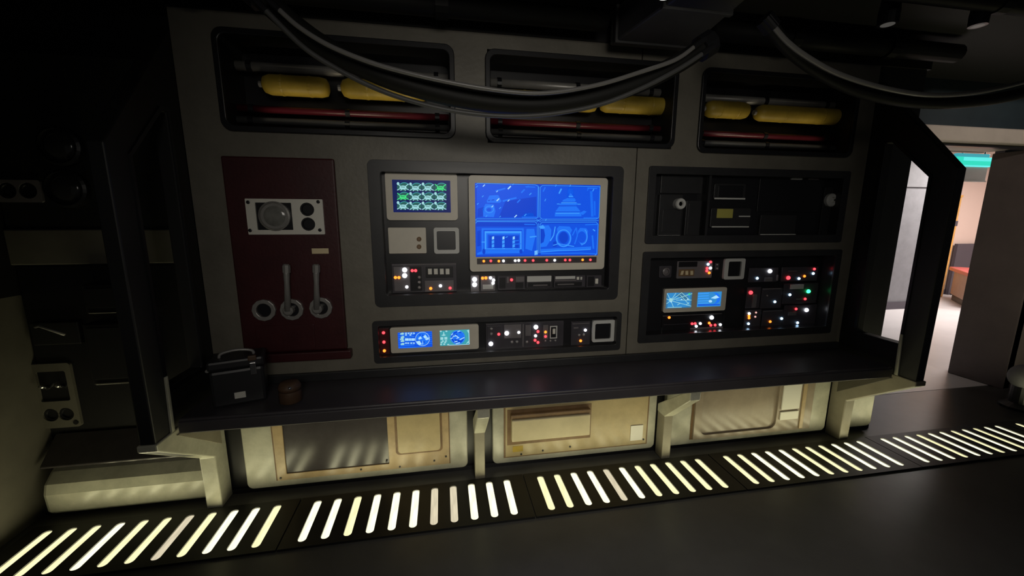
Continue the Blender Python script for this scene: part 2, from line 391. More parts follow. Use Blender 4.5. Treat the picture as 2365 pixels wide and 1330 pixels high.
obj('edge_seam', PR([rrect(fx0-.009,fz0-.004,fx1+.006,.598), rrect(fx0-.0003,fz0-.0003,fx1+.0003,.5978)], YH-.004, YH), M['brown'], h)
for sx, sz in ((fx0+.018,fz0+.016),(px1-.16,fz0+.02),(px1-.015,fz0+.055),(px1+.06,fz0+.012),(fx1-.02,fz0+.05),(fx1-.09,fz0+.03)):
    obj('screw', L([(.006,0),(.006,-.003),(.004,-.004)], (sx,YH-.012,sz), 'Y', 8), M['black'], h)
h = thing('access_hatch', 'yellowed floor hatch with a protruding boxed ledge under the middle bench', 'hatch', (.8,YH,.1))
x0, z0, x1 = PY(1167,1054,YH).x, PY(1180,1053,YH).z, PY(1490,1022,YH).x
obj('plate', B((x0,YH-.008,z0),(x1,YH,.598)), M['tan2'], h, bev=.003)
obj('edge_seam', PR([rrect(x0-.01,z0-.006,x1+.008,.598), rrect(x0-.0003,z0-.0003,x1+.0003,.5978)], YH-.005, YH), M['brown'], h)
q = quad4(((1180,966),(1360,955),(1361,1001),(1182,1017)), YH-.03)
obj('ledge_box', B((q[0],YH-.052,q[1]),(q[2],YH-.008,q[3])), M['ledge'], h, bev=.006)
obj('painted_gap_shade', B((q[0]-.004,YH-.042,q[3]+.001),(q[2]+.004,YH-.008,q[3]+.03)), M['brown'], h, bev=.006)  # solid brown block; shade of the gap put into its colour
obj('rust_seam', B((q[0]-.022,YH-.010,q[1]-.042),(q[2]+.02,YH-.008,q[3]+.05)), M['brown'], h)
q2 = qrect((1184,1030,1208,1043), YH-.009); obj('yellow_label', B((q2[0],YH-.0095,q2[1]),(q2[2],YH-.008,q2[3])), M['yellow'], h, label='small yellow label')
q2 = qrect((1456,982,1484,1016), YH-.01); obj('tab', B((q2[0],YH-.013,q2[1]),(q2[2],YH-.008,q2[3])), M['light'], h)
for sx, sz in ((x0+.24,z0+.022),(x0+.42,z0+.03),(x0+.10,z0+.012),(x1-.02,z0+.03)):
    obj('screw', L([(.0065,0),(.0065,-.003),(.004,-.004)], (sx,YH-.008,sz), 'Y', 8), M['black'], h)
h = thing('access_hatch', 'taupe floor hatch with a rounded pan and pale bars under the right bench', 'hatch', (2.05,YH,.1))
x0, z0, x1 = PY(1596,1012,YH).x, PY(1620,1010,YH).z, PY(1864,980,YH).x
cxl, cxr = PY(1793,964,YH).x, PY(1835,958,YH).x
obj('frame', PR([rrect(x0,z0,x1,.598), rrect(x0+.05,z0+.028,cxl-.02,.60,.05)], YH-.02, YH), M['pan'], h, bev=.003)
obj('edge_seam', PR([rrect(x0-.014,z0-.005,x1+.01,.598), rrect(x0-.0003,z0-.0003,x1+.0003,.5978)], YH-.005, YH), M['brown'], h)
obj('pan', B((x0+.045,YH-.004,z0+.025),(cxl-.015,YH,.597)), M['pan'], h)
a = PY(1799,900,YH).z; zt = PY(1797,946,YH).z; zb = PY(1795,966,YH).z
obj('light_bar', B((cxl+.004,YH-.03,zt+.012),(cxr,YH-.02,.597)), M['light'], h, bev=.003)
obj('light_bar', B((cxl+.002,YH-.03,zb),(cxr,YH-.02,zt-.004)), M['light'], h, bev=.003)
obj('side_rail', B((cxr+.02,YH-.028,z0+.01),(cxr+.05,YH-.02,.597)), M['tan'], h, bev=.003)

# ------------------------------------------------------------------ console recesses
def console(name, label, q, lip, depth, r=.03, side=None, back=None, sill=None):
    """charcoal surround, recess walls and back plate let into the cream wall"""
    c = thing(name, label, 'console', ((q[0]+q[2])/2, YW, q[1]))
    inn = (q[0]+lip[0], q[1]+lip[1], q[2]-lip[2], q[3]-lip[3])
    obj('surround', PR([rrect(*q, r), rrect(*inn, r*.5)], YW-.012, YW-.0005), M['char'], c, bev=.003)
    g = grow(inn, .0005)
    obj('recess', PR([rrect(*grow(g,.008), r*.6), rrect(*g, r*.5)], YW-.0005, YW+depth), side or M['char'], c)
    obj('back_plate', B((inn[0]-.008,YW+depth,inn[1]-.008),(inn[2]+.008,YW+depth+.01,inn[3]+.008)), back or M['black'], c)
    return c, inn, YW+depth
DM = .06
C1, in1, YB = console('control_console', 'wide charcoal console recess in the wall around the large blue monitor', mainc, (.062,.065,.062,.06), DM, sill=1)
def unit(name, label, cat, px, y, th, m, r=.006, parts=(), lights=(), group=None, holes=(), bev=.002):
    """a plate mounted on a back plate; parts are (name, px rect, proud, material[, radius])"""
    q = px if len(px) == 4 and not isinstance(px[0], tuple) else None
    R_ = qrect(px, y-th) if q else quad4(px, y-th)
    u = thing(name, label, cat, ((R_[0]+R_[2])/2, y, R_[1]), group)
    hl = [rrect(*(qrect(hp[:4], y-th)), hp[4] if len(hp) > 4 else 0) for hp in holes]
    obj('faceplate', PR([rrect(*R_, r)]+hl, y-th, y), m, u, bev=0 if hl else bev)
    for pt in parts:
        nm, pr, pd, mm = pt[:4]; rr = pt[4] if len(pt) > 4 else .002
        qq = qrect(pr, y-th-pd*.5)
        if pd > 0: obj(nm, PR([rrect(*qq, rr)], y-th-pd, y-th+.0005), mm, u, bev=min(.0015,pd*.3))
        else:      obj(nm, PR([rrect(*qq, rr)], y-th-.001, y-th), mm, u)
    leds(u, lights, y-th-.0015)
    return u, R_

# ---- screen drawing: flat glowing marks laid out on the screen plane
class Draw:
    def __init__(s, y): s.y = y; s.bms = {}
    def bm(s, k): return s.bms.setdefault(k, BM())
    def poly(s, k, pts, lift=0):
        bm = s.bm(k); vs = [bm.verts.new(PY(a, b, s.y-.0004-lift*.0002)) for a, b in pts]
        try: bm.faces.new(vs)
        except ValueError: pass
    def line(s, k, pts, w, lift=1):
        for (x0,y0),(x1,y1) in zip(pts, pts[1:]):
            l = math.hypot(x1-x0, y1-y0) or 1; nx, ny = -(y1-y0)/l*w/2, (x1-x0)/l*w/2
            s.poly(k, [(x0+nx,y0+ny),(x1+nx,y1+ny),(x1-nx,y1-ny),(x0-nx,y0-ny)], lift)
    def rect(s, k, x0, y0, x1, y1, lift=0): s.poly(k, [(x0,y0),(x1,y0),(x1,y1),(x0,y1)], lift)
    def ell(s, k, x, y, a, b, lift=0, n=20): s.poly(k, [(x+a*math.cos(2*math.pi*i/n), y+b*math.sin(2*math.pi*i/n)) for i in range(n)], lift)
    def ring(s, k, x, y, a, b, w, lift=1, n=28, a0=0, a1=360):
        P = [(x+a*math.cos(math.radians(a0+(a1-a0)*i/n)), y+b*math.sin(math.radians(a0+(a1-a0)*i/n))) for i in range(n+1)]
        s.line(k, P, w, lift)
    def done(s, parent, name='screen_image'):
        out = BM(); mats = []; 
        for k, b in s.bms.items():
            i = len(mats); mats.append(M[k])
            for f in b.faces: f.material_index = i
            me = bpy.data.meshes.new('t'); b.to_mesh(me); b.free()
            n0 = len(out.faces); out.from_mesh(me); bpy.data.meshes.remove(me)
            out.faces.ensure_lookup_table()
            for f in out.faces[n0:]: f.material_index = i
        for f in out.faces:
            f.normal_update()
            if f.normal.y > 0: f.normal_flip()
        org = ORG[parent]; bmesh.ops.translate(out, verts=out.verts, vec=-org)
        me = bpy.data.meshes.new(name); out.to_mesh(me); out.free()
        for m_ in mats: me.materials.append(m_)
        o = bpy.data.objects.new(name, me); COL.objects.link(o); o.parent = parent; ORG[o] = org
        return o
def screen(u, px4, y, m, name='screen'):
    R_ = quad4(px4, y); return obj(name, PR([rrect(*R_, .002)], y, y+.004), m, u), R_

# ---- big monitor
TH = .034
YM = YB-TH
mq = quad4(((1082,403),(1404,412),(1395,623),(1085.5,625.5)), YM)
mon = thing('monitor', 'large monitor with four blue picture panes in a taupe bezel', 'monitor', ((mq[0]+mq[2])/2, YB, mq[1]))
sp4 = ((1097,421.5),(1387.5,428.5),(1379.5,591.5),(1098.5,591.5))
sq = quad4(sp4, YM+.002)
lq = quad4(((1101,595),(1378,594.5),(1377,607.5),(1102,609)), YM+.002)
obj('bezel', PR([rrect(*mq,.02), rrect(*sq,.004), rrect(*lq,.002)], YM, YB), M['bezel'], mon)
scr = obj('screen', B((sq[0]-.001,YM+.003,sq[1]-.001),(sq[2]+.001,YM+.008,sq[3]+.001)), M['blue0'], mon)
ls = obj('light_strip', B((lq[0]-.001,YM+.006,lq[1]-.001),(lq[2]+.001,YM+.012,lq[3]+.001)), M['plated'], mon)
def c7(x, y): return (1060+x/3.912, 380+y/3.912)
leds(mon, [(*c7(x,y),c) for x,y,c in ((224,872,'o'),(288,870,'r'),(360,872,'o'),(402,870,'w'),(508,868,'w'),(540,866,'w'),(597,866,'r'),(670,866,'r'),(793,864,'r'),(865,864,'w'),(960,862,'r'),(1002,862,'r'),(1117,860,'o'),(1187,860,'r'))], YM+.006, small=.0075)
D = Draw(YM+.0028)
def p7(k, pts, lift=0): D.poly(k, [c7(*p) for p in pts], lift)
def l7(k, pts, w, lift=1): D.line(k, [c7(*p) for p in pts], w/3.912, lift)
def e7(k, x, y, a, b, lift=0): D.ell(k, *c7(x,y), a/3.912, b/3.912, lift)
def r7(k, x, y, a, b, w, lift=1, **kw): D.ring(k, *c7(x,y), a/3.912, b/3.912, w/3.912, lift, **kw)
# pane backgrounds and frames
for pts in (((160,180),(712,190),(708,485),(160,485)), ((738,195),(1268,205),(1258,492),(740,492))): p7('blue1', pts)
for pts in (((158,560),(704,560),(706,815),(158,822)), ((738,535),(1255,530),(1248,812),(738,815))): p7('blue1', pts)
for fr in (((150,185),(165,170),(690,183),(716,195),(712,478),(690,490),(160,490),(150,500)),
           ((733,475),(735,205),(755,188),(1275,200),(1264,478),(1240,492),(750,494),(733,475)),
           ((150,530),(165,514),(690,518),(708,540),(706,800),(690,818)), ((733,800),(733,540),(750,522),(1240,520),(1258,540),(1246,806),(1225,822)),
           ((150,508),(690,506),(720,500)), ((735,508),(1262,506)), ((722,200),(722,480)), ((720,530),(720,800)), ((700,495),(740,520)), ((700,520),(740,492))): l7('blue3', fr, 4.5, 4)
for fr in (((600,200),(690,204)),((1160,212),(1250,216)),((590,540),(690,542)),((1140,544),(1250,540)),((570,476),(700,476)),((1125,482),(1250,482))): l7('blue2', fr, 9, 4)
# pane 1: drifting streaks over a dim machine
p7('blue0', ((420,330),(700,290),(700,470),(360,478)), 1); p7('blue0', ((170,400),(230,380),(215,470),(165,475)), 1)
p7('blue2', ((250,330),(275,280),(355,275),(385,330),(370,345),(255,345)), 1); l7('blue0', ((262,325),(320,318)), 8, 2)
p7('blue2', ((220,470),(215,400),(240,355),(315,360),(330,420),(315,475)), 1); r7('blue3', 275,405,38,30,4, 2)
e7('blue1', 272,408,22,16, 2); p7('blue2', ((560,475),(600,440),(670,438),(680,470)), 1); l7('blue2', ((330,240),(420,215)), 14, 1); l7('blue2',((395,330),(520,300)),16,1)
for x, y, s, k in ((225,190,26,'blue4'),(455,208,38,'blue4'),(490,178,20,'blue3'),(345,242,18,'blue4'),(215,287,20,'blue3'),(352,318,32,'blue4'),(448,325,22,'blue4'),(578,240,44,'blue2'),(645,266,26,'blue3'),(302,378,22,'blue4'),(372,392,22,'blue3'),(512,466,30,'blue4'),(600,455,26,'blue3'),(170,355,20,'blue3'),(248,466,20,'blue3'),(372,470,18,'blue3'),(160,200,22,'blue3'),(290,320,24,'blue2'),(540,330,40,'blue2'),(620,200,24,'blue2')):
    a = s*.5; l7(k, ((x-a*.7,y+a*.7),(x+a*.7,y-a*.7)), max(6,s*.3), 3)
# pane 2: stepped tower
for pts in (((985,320),(1000,262),(1015,262),(1055,320)), ((940,320),(985,300),(1040,300),(1055,320),(1050,335),(930,340)), ((915,352),(935,335),(1060,338),(1072,352),(1062,368),(905,368)),
            ((870,425),(905,378),(1060,376),(1100,425)), ((865,468),(868,432),(1100,430),(1108,468)), ((1085,440),(1130,415),(1155,425),(1120,455))): p7('blue2', pts, 1)
p7('blue1', ((985,205),(1030,205),(1045,300),(975,300)), 0); p7('blue2', ((990,215),(1025,215),(1035,262),(982,262)), 0)
for y, a, b in ((300,985,1045),(338,930,1060),(372,905,1065),(428,870,1100)): l7('blue0', ((a,y),(b,y)), 5, 2)
for y, a, b in ((288,990,1030),(345,925,1060),(356,885,910),(358,1070,1100),(440,875,1090)): l7('blue3', ((a,y),(b,y)), 7, 2)
l7('blue2', ((1195,240),(1205,470)), 22, 0); l7('blue2', ((1225,330),(1228,460)), 14, 0)
for x, y, s, k in ((915,240,50,'blue3'),(770,225,44,'blue2'),(780,320,24,'blue3'),(1215,228,30,'blue3'),(1165,225,26,'blue2'),(820,280,50,'blue1'),(875,190,20,'blue3'),(1005,190,20,'blue3'),(785,500,24,'blue3')):
    a = s*.5; l7(k, ((x-a*.45,y+a*.9),(x+a*.45,y-a*.9)), max(6,s*.25), 3)
# pane 3: deep doorway with three lit columns
for i, (x0,y0,x1,y1,k) in enumerate(((205,575,585,785,'blue2'),(222,590,572,770,'blue1'),(232,602,565,765,'blue3'),(245,618,555,760,'blue2'),(258,632,548,755,'blue1'),(275,645,540,752,'blue0'))):
    D.rect(k, *c7(x0,y0), *c7(x1,y1), 1+i)
p7('blue2', ((240,762),(575,758),(570,800),(235,806)), 2); p7('blue2', ((165,800),(235,770),(235,806),(165,815)), 1); p7('blue2', ((600,760),(610,580),(680,580),(690,650),(660,780)), 1)
p7('blue0', ((165,600),(195,595),(195,735),(165,740)), 1); e7('blue0', 225,785,14,26,3); e7('blue0', 560,785,14,20,3); l7('blue3', ((640,655),(700,648)), 10, 2); l7('blue3', ((205,700),(240,700),(240,760)), 8, 3)
for x in (306,400,493):
    for y in (665,700,735): p7('blue3', ((x-10,y-12),(x+12,y-18),(x+12,y+10),(x-10,y+16)), 9)
    p7('blue4', ((x-4,652),(x+10,648),(x+10,672),(x-4,676)), 10)
    l7('blue3', ((x-12,762),(x+16,758)), 7, 9)
l7('blue3', ((420,660),(440,650)), 6, 9); l7('blue2', ((500,690),(540,685)), 8, 8); l7('blue2', ((500,720),(560,716)), 8, 8)
p7('blue3', ((682,780),(712,772),(712,815),(682,820)), 5)
for y in (785,797,809): l7('blue4', ((684,y),(712,y-6)), 4, 6)
# pane 4: row of round drums
p7('blue2', ((738,555),(810,548),(835,590),(828,680),(790,740),(738,745)), 1); p7('blue0', ((738,580),(768,585),(778,640),(765,700),(738,715)), 2)
p7('blue3', ((720,560),(760,545),(780,575),(740,580)), 3); p7('blue2', ((885,580),(905,555),(1000,560),(1022,590),(1010,620),(890,620)), 1)
e7('blue2', 945,665,72,82, 2); e7('blue1', 945,665,52,64, 3); e7('blue0', 945,660,40,52, 4); r7('blue3', 945,665,64,76,6, 5)
p7('blue2', ((1075,600),(1095,572),(1150,575),(1165,600),(1150,690),(1110,735),(1080,690)), 1); e7('blue1', 1110,655,38,52, 2); r7('blue3', 1115,650,44,70,6, 3, a0=-60, a1=110)
l7('blue3', ((870,560),(855,640),(825,690)), 9, 3); l7('blue2', ((1025,640),(1060,570),(1070,640),(1045,720)), 10, 3); l7('blue3', ((1210,585),(1230,600)), 10, 3)
p7('blue2', ((738,765),(900,755),(1195,740),(1192,770),(900,785),(740,795)), 2); l7('blue3', ((740,790),(900,775),(1060,775),(1190,765)), 5, 3); l7('blue3', ((850,730),(900,715),(1040,740)), 7, 3)
l7('blue2', ((740,805),(1100,800),(1240,808)), 9, 2); l7('blue2', ((1205,640),(1215,760)), 14, 1); p7('blue0', ((850,700),(880,690),(885,740),(850,745)), 2)
D.done(scr)

# ---- small monitor with the icon grid
def c6(x, y): return (840+x/3.694, 360+y/3.694)
YS = YB-.022
mq = quad4(((889,396),(1056,400),(1057,509),(893,508)), YS)
sm = thing('monitor', 'small monitor showing a grid of twelve pale green icons', 'monitor', ((mq[0]+mq[2])/2, YB, mq[1]))
sq = quad4(((906,415),(1040,417),(1041,491),(908,490)), YS+.002)
obj('bezel', PR([rrect(*mq,.018), rrect(*sq,.003)], YS, YB), M['bezel'], sm)
scr = obj('screen', B((sq[0]-.001,YS+.003,sq[1]-.001),(sq[2]+.001,YS+.008,sq[3]+.001)), M['navy'], sm)
D = Draw(YS+.0028)
for r_ in range(3):
    for c_ in range(4):
        x = 335+106.5*c_; y = 262+81*r_+ (4 if c_ else 0)
        k = 'green' if (r_,c_) in ((0,3),(1,0)) else 'pale'
        D.ell('dteal', *c6(x+8,y), 46/3.694, 36/3.694, 0); 
        D.ell('dteal', *c6(x-30,y+4), 22/3.694, 30/3.694, 1)
        D.ring('teal1', *c6(x+10,y-4), 40/3.694, 30/3.694, 1.3, 1, a0=200, a1=340)
        for (a,b,c,d) in ((-48,-26,-14,4),(48,-24,14,4),(-50,30,-16,12),(50,28,16,12),(-20,34,-6,14),(22,34,8,14)): D.line(k, [c6(x+a,y+b),c6(x+c,y+d)], 2.0, 3)
        D.ell(k, *c6(x,y+8), 30/3.694, 17/3.694, 3); D.ell(k, *c6(x-42,y-26), 11/3.694, 13/3.694, 3) if k == 'pale' else None
        D.line('dteal', [c6(x-18,y+2),c6(x+16,y+6)], 1.2, 4)
D.done(scr)
# ---- flat fittings on the console back
u, R_ = unit('blank_plate', 'cream blank plate with two dark knobs left of the square frame', 'panel', ((896,525),(984,526),(985,585),(898,586)), YB, .014, M['bezel'], .006)
for px, py in ((968,552),(968,569.5)):
    p = PY(px,py,YB-.014); obj('knob', L([(.0125,0),(.0125,-.008),(.009,-.011)], p, 'Y', 16), M['brown'], u, smooth=False)
def sqbezel(label, p4, inner, y, th=.018):
    q_ = quad4(p4, y-th); i_ = qrect(inner, y-th); u_ = thing('display_frame', label, 'frame', ((q_[0]+q_[2])/2,y,q_[1]), None)
    obj('frame', PR([rrect(*q_,.014), rrect(*i_,.008)], y-th, y), M['bezelg'], u_, bev=.003)
    obj('dark_glass', B((i_[0]-.002,y-.006,i_[1]-.002),(i_[2]+.002,y,i_[3]+.002)), M['black'], u_)
sqbezel('square grey frame with dark glass beside the cream blank plate', ((1001,525),(1060,526),(1061,586),(1003,586)), (1009,534,1052,577), YB)
def z6(x0,y0,x1,y1): return (*c6(x0,y0), *c6(x1,y1))
u, _ = unit('indicator_unit', 'indicator unit with four pale digits below the cream blank plate', 'control unit', ((904,608),(1055,607),(1055,674),(906,676)), YB, .010, M['plated'], .003,
    parts=(('left_plate',z6(258,945,395,1152),.004,M['plate']),('middle_plate',z6(400,945,495,1152),.002,M['black']),('digit_window',z6(530,945,762,1038),.003,M['black']),('lower_plate',z6(522,1062,768,1155),.003,M['plate']),('trim_line',z6(240,922,790,930),.003,M['plate'])),
    lights=[(*c6(x,y),c,s) for x,y,c,s in ((350,972,'w',2),(350,1020,'w',2),(414,978,'r',1),(443,978,'r',1),(271,1037,'o',1),(301,1037,'o',1),(368,1117,'w',1),(475,1035,'k',1),(475,1078,'k',1),(475,1122,'k',1),(572,1130,'o',1),(655,1108,'w',1),(737,1127,'r',1))])
for x in (565,615,666,715):
    q_ = qrect(z6(x-16,962,x+17,1010), YB-.0135); obj('digit_tile', B((q_[0],YB-.0165,q_[1]),(q_[2],YB-.0125,q_[3])), M['light'], u, bev=.001)
def z7(x0,y0,x1,y1): return (*c7(x0,y0), *c7(x1,y1))
unit('indicator_unit', 'twin white lamp unit at the left end of the row below the large monitor', 'control unit', z7(105,1000,182,1150), YB, .012, M['plate'], .003,
    lights=[(*c7(x,y),'w',2) for x,y in ((141,1037),(141,1084))])
unit('indicator_unit', 'lamp unit with an orange pair below the monitor left corner', 'control unit', z7(198,1006,328,1142), YB, .012, M['plate'], .003,
    parts=(('lower_strip',z7(215,1085,310,1125),.003,M['bezelg']),), lights=[(*c7(x,y),c,1) for x,y,c in ((213,1026,'o'),(243,1024,'o'),(285,1023,'w'),(313,1044,'w'),(308,1070,'w'))])
unit('indicator_unit', 'dark unit with a single red lamp below the large monitor', 'control unit', z7(352,1006,598,1132), YB, .010, M['plated'], .003,
    parts=(('slot',z7(365,1020,420,1120),.002,M['black']),('grey_block',z7(512,1012,590,1060),.006,M['plate']),('slot',z7(512,1066,580,1122),.002,M['black']),('tab',z7(432,1015,452,1070),.004,M['plate'])), lights=[(*c7(475,1041),'r',1)])
unit('tape_slot', 'slot unit with a plain grey cover below the monitor centre', 'control unit', z7(608,1002,838,1112), YB, .010, M['plated'], .003,
    parts=(('cover',z7(614,1006,834,1058),.009,M['bezelg']),('slot',z7(625,1066,828,1104),.002,M['black']),('tape_strip',z7(670,1084,800,1096),.004,M['plate'])))
unit('tape_slot', 'wide slot unit with layered grey strips right of the plain grey cover', 'control unit', z7(858,1002,1142,1108), YB, .010, M['plated'], .003,
    parts=(('strip',z7(870,1008,1050,1034),.006,M['bezelg']),('strip',z7(866,1040,1060,1052),.005,M['plate']),('knob_block',z7(1062,1014,1085,1040),.009,M['light']),('knob_block',z7(1095,1014,1112,1040),.008,M['bezelg']),('slot',z7(868,1062,1110,1100),.002,M['black']),('tape_strip',z7(890,1076,1040,1088),.004,M['plate'])))
unit('switch_unit', 'dark end unit with one pale switch below the monitor right corner', 'control unit', z7(1152,1000,1288,1108), YB, .010, M['plated'], .003,
    parts=(('switch',z7(1230,1030,1256,1076),.008,M['light']),('slot',z7(1165,1012,1222,1098),.002,M['black'])))

# ---- lower strip console
C2, in2, Y2 = console('control_console', 'long narrow charcoal console strip between the main console and the bench', lowc, (.03,.035,.03,.03), .04, r=.02)
def c8(x, y): return (850+x/3.942, 580+y/3.942)
def z8(x0,y0,x1,y1): return (*c8(x0,y0), *c8(x1,y1))
unit('indicator_unit', 'narrow dark red lamp strip at the left end of the low console', 'control unit', (c8(92,705),c8(190,700),c8(200,935),c8(102,945)), Y2, .010, M['red'], .003, lights=[(*c8(x,y),c,1) for x,y,c in ((141,742,'r'),(145,827,'r'),(149,906,'o'))])
def dual(label, p4, y, th, s1, s2, m1, m2):
    q_ = quad4(p4, y-th); a_, b_ = quad4(s1, y-th+.002), quad4(s2, y-th+.002)
    u_ = thing('twin_display', label, 'display', ((q_[0]+q_[2])/2,y,q_[1]))
    obj('bezel', PR([rrect(*q_,.012), rrect(*a_,.002), rrect(*b_,.002)], y-th, y), M['bezel'], u_)
    o1 = obj('screen', B((a_[0]-.001,y-th+.003,a_[1]-.001),(a_[2]+.001,y-th+.007,a_[3]+.001)), m1, u_)
    o2 = obj('screen', B((b_[0]-.001,y-th+.003,b_[1]-.001),(b_[2]+.001,y-th+.007,b_[3]+.001)), m2, u_)
    return o1, o2, y-th+.0028
s1, s2, yd = dual('twin display with blue readouts beside the dark red lamp strip', ((900.5,756),(1105,749.5),(1106,806),(903,815)), Y2, .016,
    ((918.5,768),(997.5,764.5),(999,800.5),(920,805)), ((1015.5,763.3),(1083.8,760.3),(1084.5,795.5),(1016.5,798.8)), M['blue1'], M['teal1'])
def c9(x, y): return (890+x/9.854, 740+y/9.854)
D = Draw(yd)
for i in range(7):
    y = 280+i*46; D.line('blue2', [c9(690,y-20),c9(1070,y-38)], 1.6, 0); D.line('blue2', [c9(295,y),c9(345,y-3)], 1.5, 0)
    D.line('blue3', [c9(350,y+10),c9(660,y-4)], 1.0, 1)
for i, (x, y) in enumerate(((390,300),(400,375),(385,420),(400,465),(400,535))): D.ell('pale', *c9(x,y), 3.4, 2.4, 2); D.ell('pale', *c9(x-35,y+8), 1.8, 1.8, 2)
for y, xs in ((292,(470,530,590,650)),(330,(470,570)),(420,(470,510,560,610,650)),(445,(470,510,560,610,650)),(515,(470,520,590,650))):
    for x in xs: D.ell('blue4', *c9(x,y), 2.4, 1.6, 2)
D.ell('blue0', *c9(845,420), 17, 16.4, 1); D.ell('blue2', *c9(845,420), 15.4, 15, 2); D.ring('blue4', *c9(845,420), 16.2, 15.8, 1.0, 3)
for pts in (((750,400),(800,360),(840,410),(760,440)),((860,370),(910,320),(960,390),(900,410)),((700,480),(780,460),(830,540),(760,560)),((900,420),(990,380),(990,430),(930,450)),((850,440),(860,540),(840,550))): D.poly('blue4', [c9(*p) for p in pts], 4)
for pts in (((750,330),(800,310),(800,350)),((860,470),(900,480),(880,520)),((830,320),(870,330),(850,360)),((800,480),(820,470),(815,520))): D.poly('blue0', [c9(*p) for p in pts], 5)
D.line('blue0', [c9(700,455),c9(800,440)], 1.2, 5); D.rect('blue2', *c9(300,600), *c9(1060,622), 0)
D.done(s1)
D = Draw(yd)
D.ring('teal1', *c9(1645,385), 21, 18.4, 1.2, 1); D.ell('blue1', *c9(1645,385), 17.4, 16.6, 1); D.ell('blue0', *c9(1645,390), 14.6, 13.6, 2); D.ell('blue2', *c9(1650,385), 12, 11.5, 3); D.ring('blue3', *c9(1645,385), 15.8, 15.4, 1.4, 3)
D.rect('blue2', *c9(1690,285), *c9(1780,380), 4); D.poly('blue0', [c9(*p) for p in ((1590,300),(1640,310),(1630,350),(1580,330))], 5); D.poly('blue0', [c9(*p) for p in ((1560,420),(1700,450),(1760,430),(1700,490),(1600,470))], 5)
for a, b in (((1590,330),(1680,400)),((1480,420),(1540,390)),((1530,360),(1620,350)),((1620,410),(1660,390)),((1690,440),(1800,385)),((1570,490),(1640,470)),((1640,260),(1700,235)),((1600,530),(1700,505)),((1500,330),(1540,300))): D.line('blue4', [c9(*a),c9(*b)], 2.0, 6)
D.poly('pale', [c9(*p) for p in ((1270,340),(1315,320),(1320,260),(1335,260),(1345,320),(1385,330),(1330,355))], 3)
for x, y in ((1285,410),(1375,405)): D.rect('pale', *c9(x-32,y-30), *c9(x+35,y+30), 3)
for x, y in ((1260,245),(1390,245),(1310,470),(1380,465),(1280,500),(1360,500),(1430,550),(1265,545),(1340,540)): D.ell('pale', *c9(x,y), 2.5, 1.8, 3)
D.line('blue4', [c9(1450,562),c9(1900,545)], 1.2, 3); D.line('blue4', [c9(1900,215),c9(1908,545)], 1.4, 3)
for pts in (((1850,230),(1905,210),(1905,270)),((1830,540),(1890,460),(1900,500)),((1870,250),(1900,250),(1890,290))): D.poly('pale', [c9(*p) for p in pts], 3)
D.done(s2)
unit('indicator_unit', 'long lamp unit with bright white lamps right of the twin blue display', 'control unit', (c8(1066,662),c8(1775,636),c8(1785,868),c8(1078,892)), Y2, .008, M['plated'], .003,
    parts=(('plate',z8(1085,680,1215,880),.003,M['plated']),('plate',z8(1238,668,1395,792),.004,M['plate']),('plate',z8(1405,665,1418,870),.003,M['plate']),('plate',z8(1432,672,1482,770),.004,M['plate']),('plate',z8(1596,672,1640,800),.004,M['plate']),('frame',z8(1655,680,1722,795),.003,M['bezelg']),('inner',z8(1664,690,1712,785),.004,M['black']),('switch',z8(1680,705,1704,752),.009,M['light'])),
    lights=[(*c8(x,y),c,s) for x,y,c,s in ((1118,842,'w',2),(1122,705,'k',1),(1122,750,'k',1),(1190,755,'r',1),(1262,745,'w',2),(1372,738,'w',1),(1310,826,'k',1),(1355,824,'k',1),(1528,690,'w',2),(1547,731,'r',1),(1525,770,'w',1),(1520,810,'r',1),(1547,830,'r',1),(1615,735,'o',1),(1615,775,'r',1),(1445,825,'k',1),(1660,815,'k',0),(1615,815,'k',0),(1705,812,'k',0))])
unit('indicator_unit', 'small lamp unit beside the square frame at the low console right end', 'control unit', z8(1848,640,2022,855), Y2, .008, M['plated'], .003,
    parts=(('trim_line',z8(1860,655,2015,662),.003,M['plate']),('block',z8(1870,690,1915,705),.004,M['plate'])), lights=[(*c8(x,y),c,1) for x,y,c in ((1978,718,'w'),(1920,762,'k'),(1962,760,'k'),(1935,815,'o'))])
sqbezel('square grey frame with dark glass at the low console right end', (c8(2040,635),c8(2250,625),c8(2250,818),c8(2045,832)), z8(2068,660,2210,800), Y2)

# ---- right upper console (unlit)
C3, in3, Y3 = console('control_console', 'unlit dark console recess at the upper right with a round knob', upr, (.045,.05,.05,.045), .06, r=.015)
def ca(x, y): return (1460+x/4.548, 360+y/4.548)
def za(x0,y0,x1,y1): return (*ca(x0,y0), *ca(x1,y1))
obj('divider', B((PY(1629,470,YW+.03).x-.008,YW+.0,in3[1]),(PY(1629,470,YW+.03).x+.008,Y3,in3[3])), M['char'], C3)
unit('equipment_module', 'dark panel at the top left of the unlit console', 'module', za(305,155,740,395), Y3, .012, M['char'], .004)
u, _ = unit('equipment_module', 'tall dark cabinet face carrying a pale ring knob in the unlit console', 'module', za(280,405,520,845), Y3, .03, M['char'], .004, parts=(('door',za(315,560,490,800),.004,M['char']),('ledge',za(275,832,500,848),.008,M['bezelg'])))
p = PY(*ca(480,505), Y3-.03); obj('ring_knob', L([(.012,-.03),(.016,-.038),(.030,-.038),(.034,-.03),(.034,0),(.012,0)], p, 'Y', 24), M['bezelg'], u, label='pale ring knob')
obj('knob_core', L([(.012,0),(.012,-.03)], p, 'Y', 16), M['black'], u)
unit('equipment_module', 'plain dark door face right of the ring knob cabinet', 'module', za(560,470,718,845), Y3, .03, M['char'], .004, parts=(('door',za(585,500,700,820),.003,M['char']),))
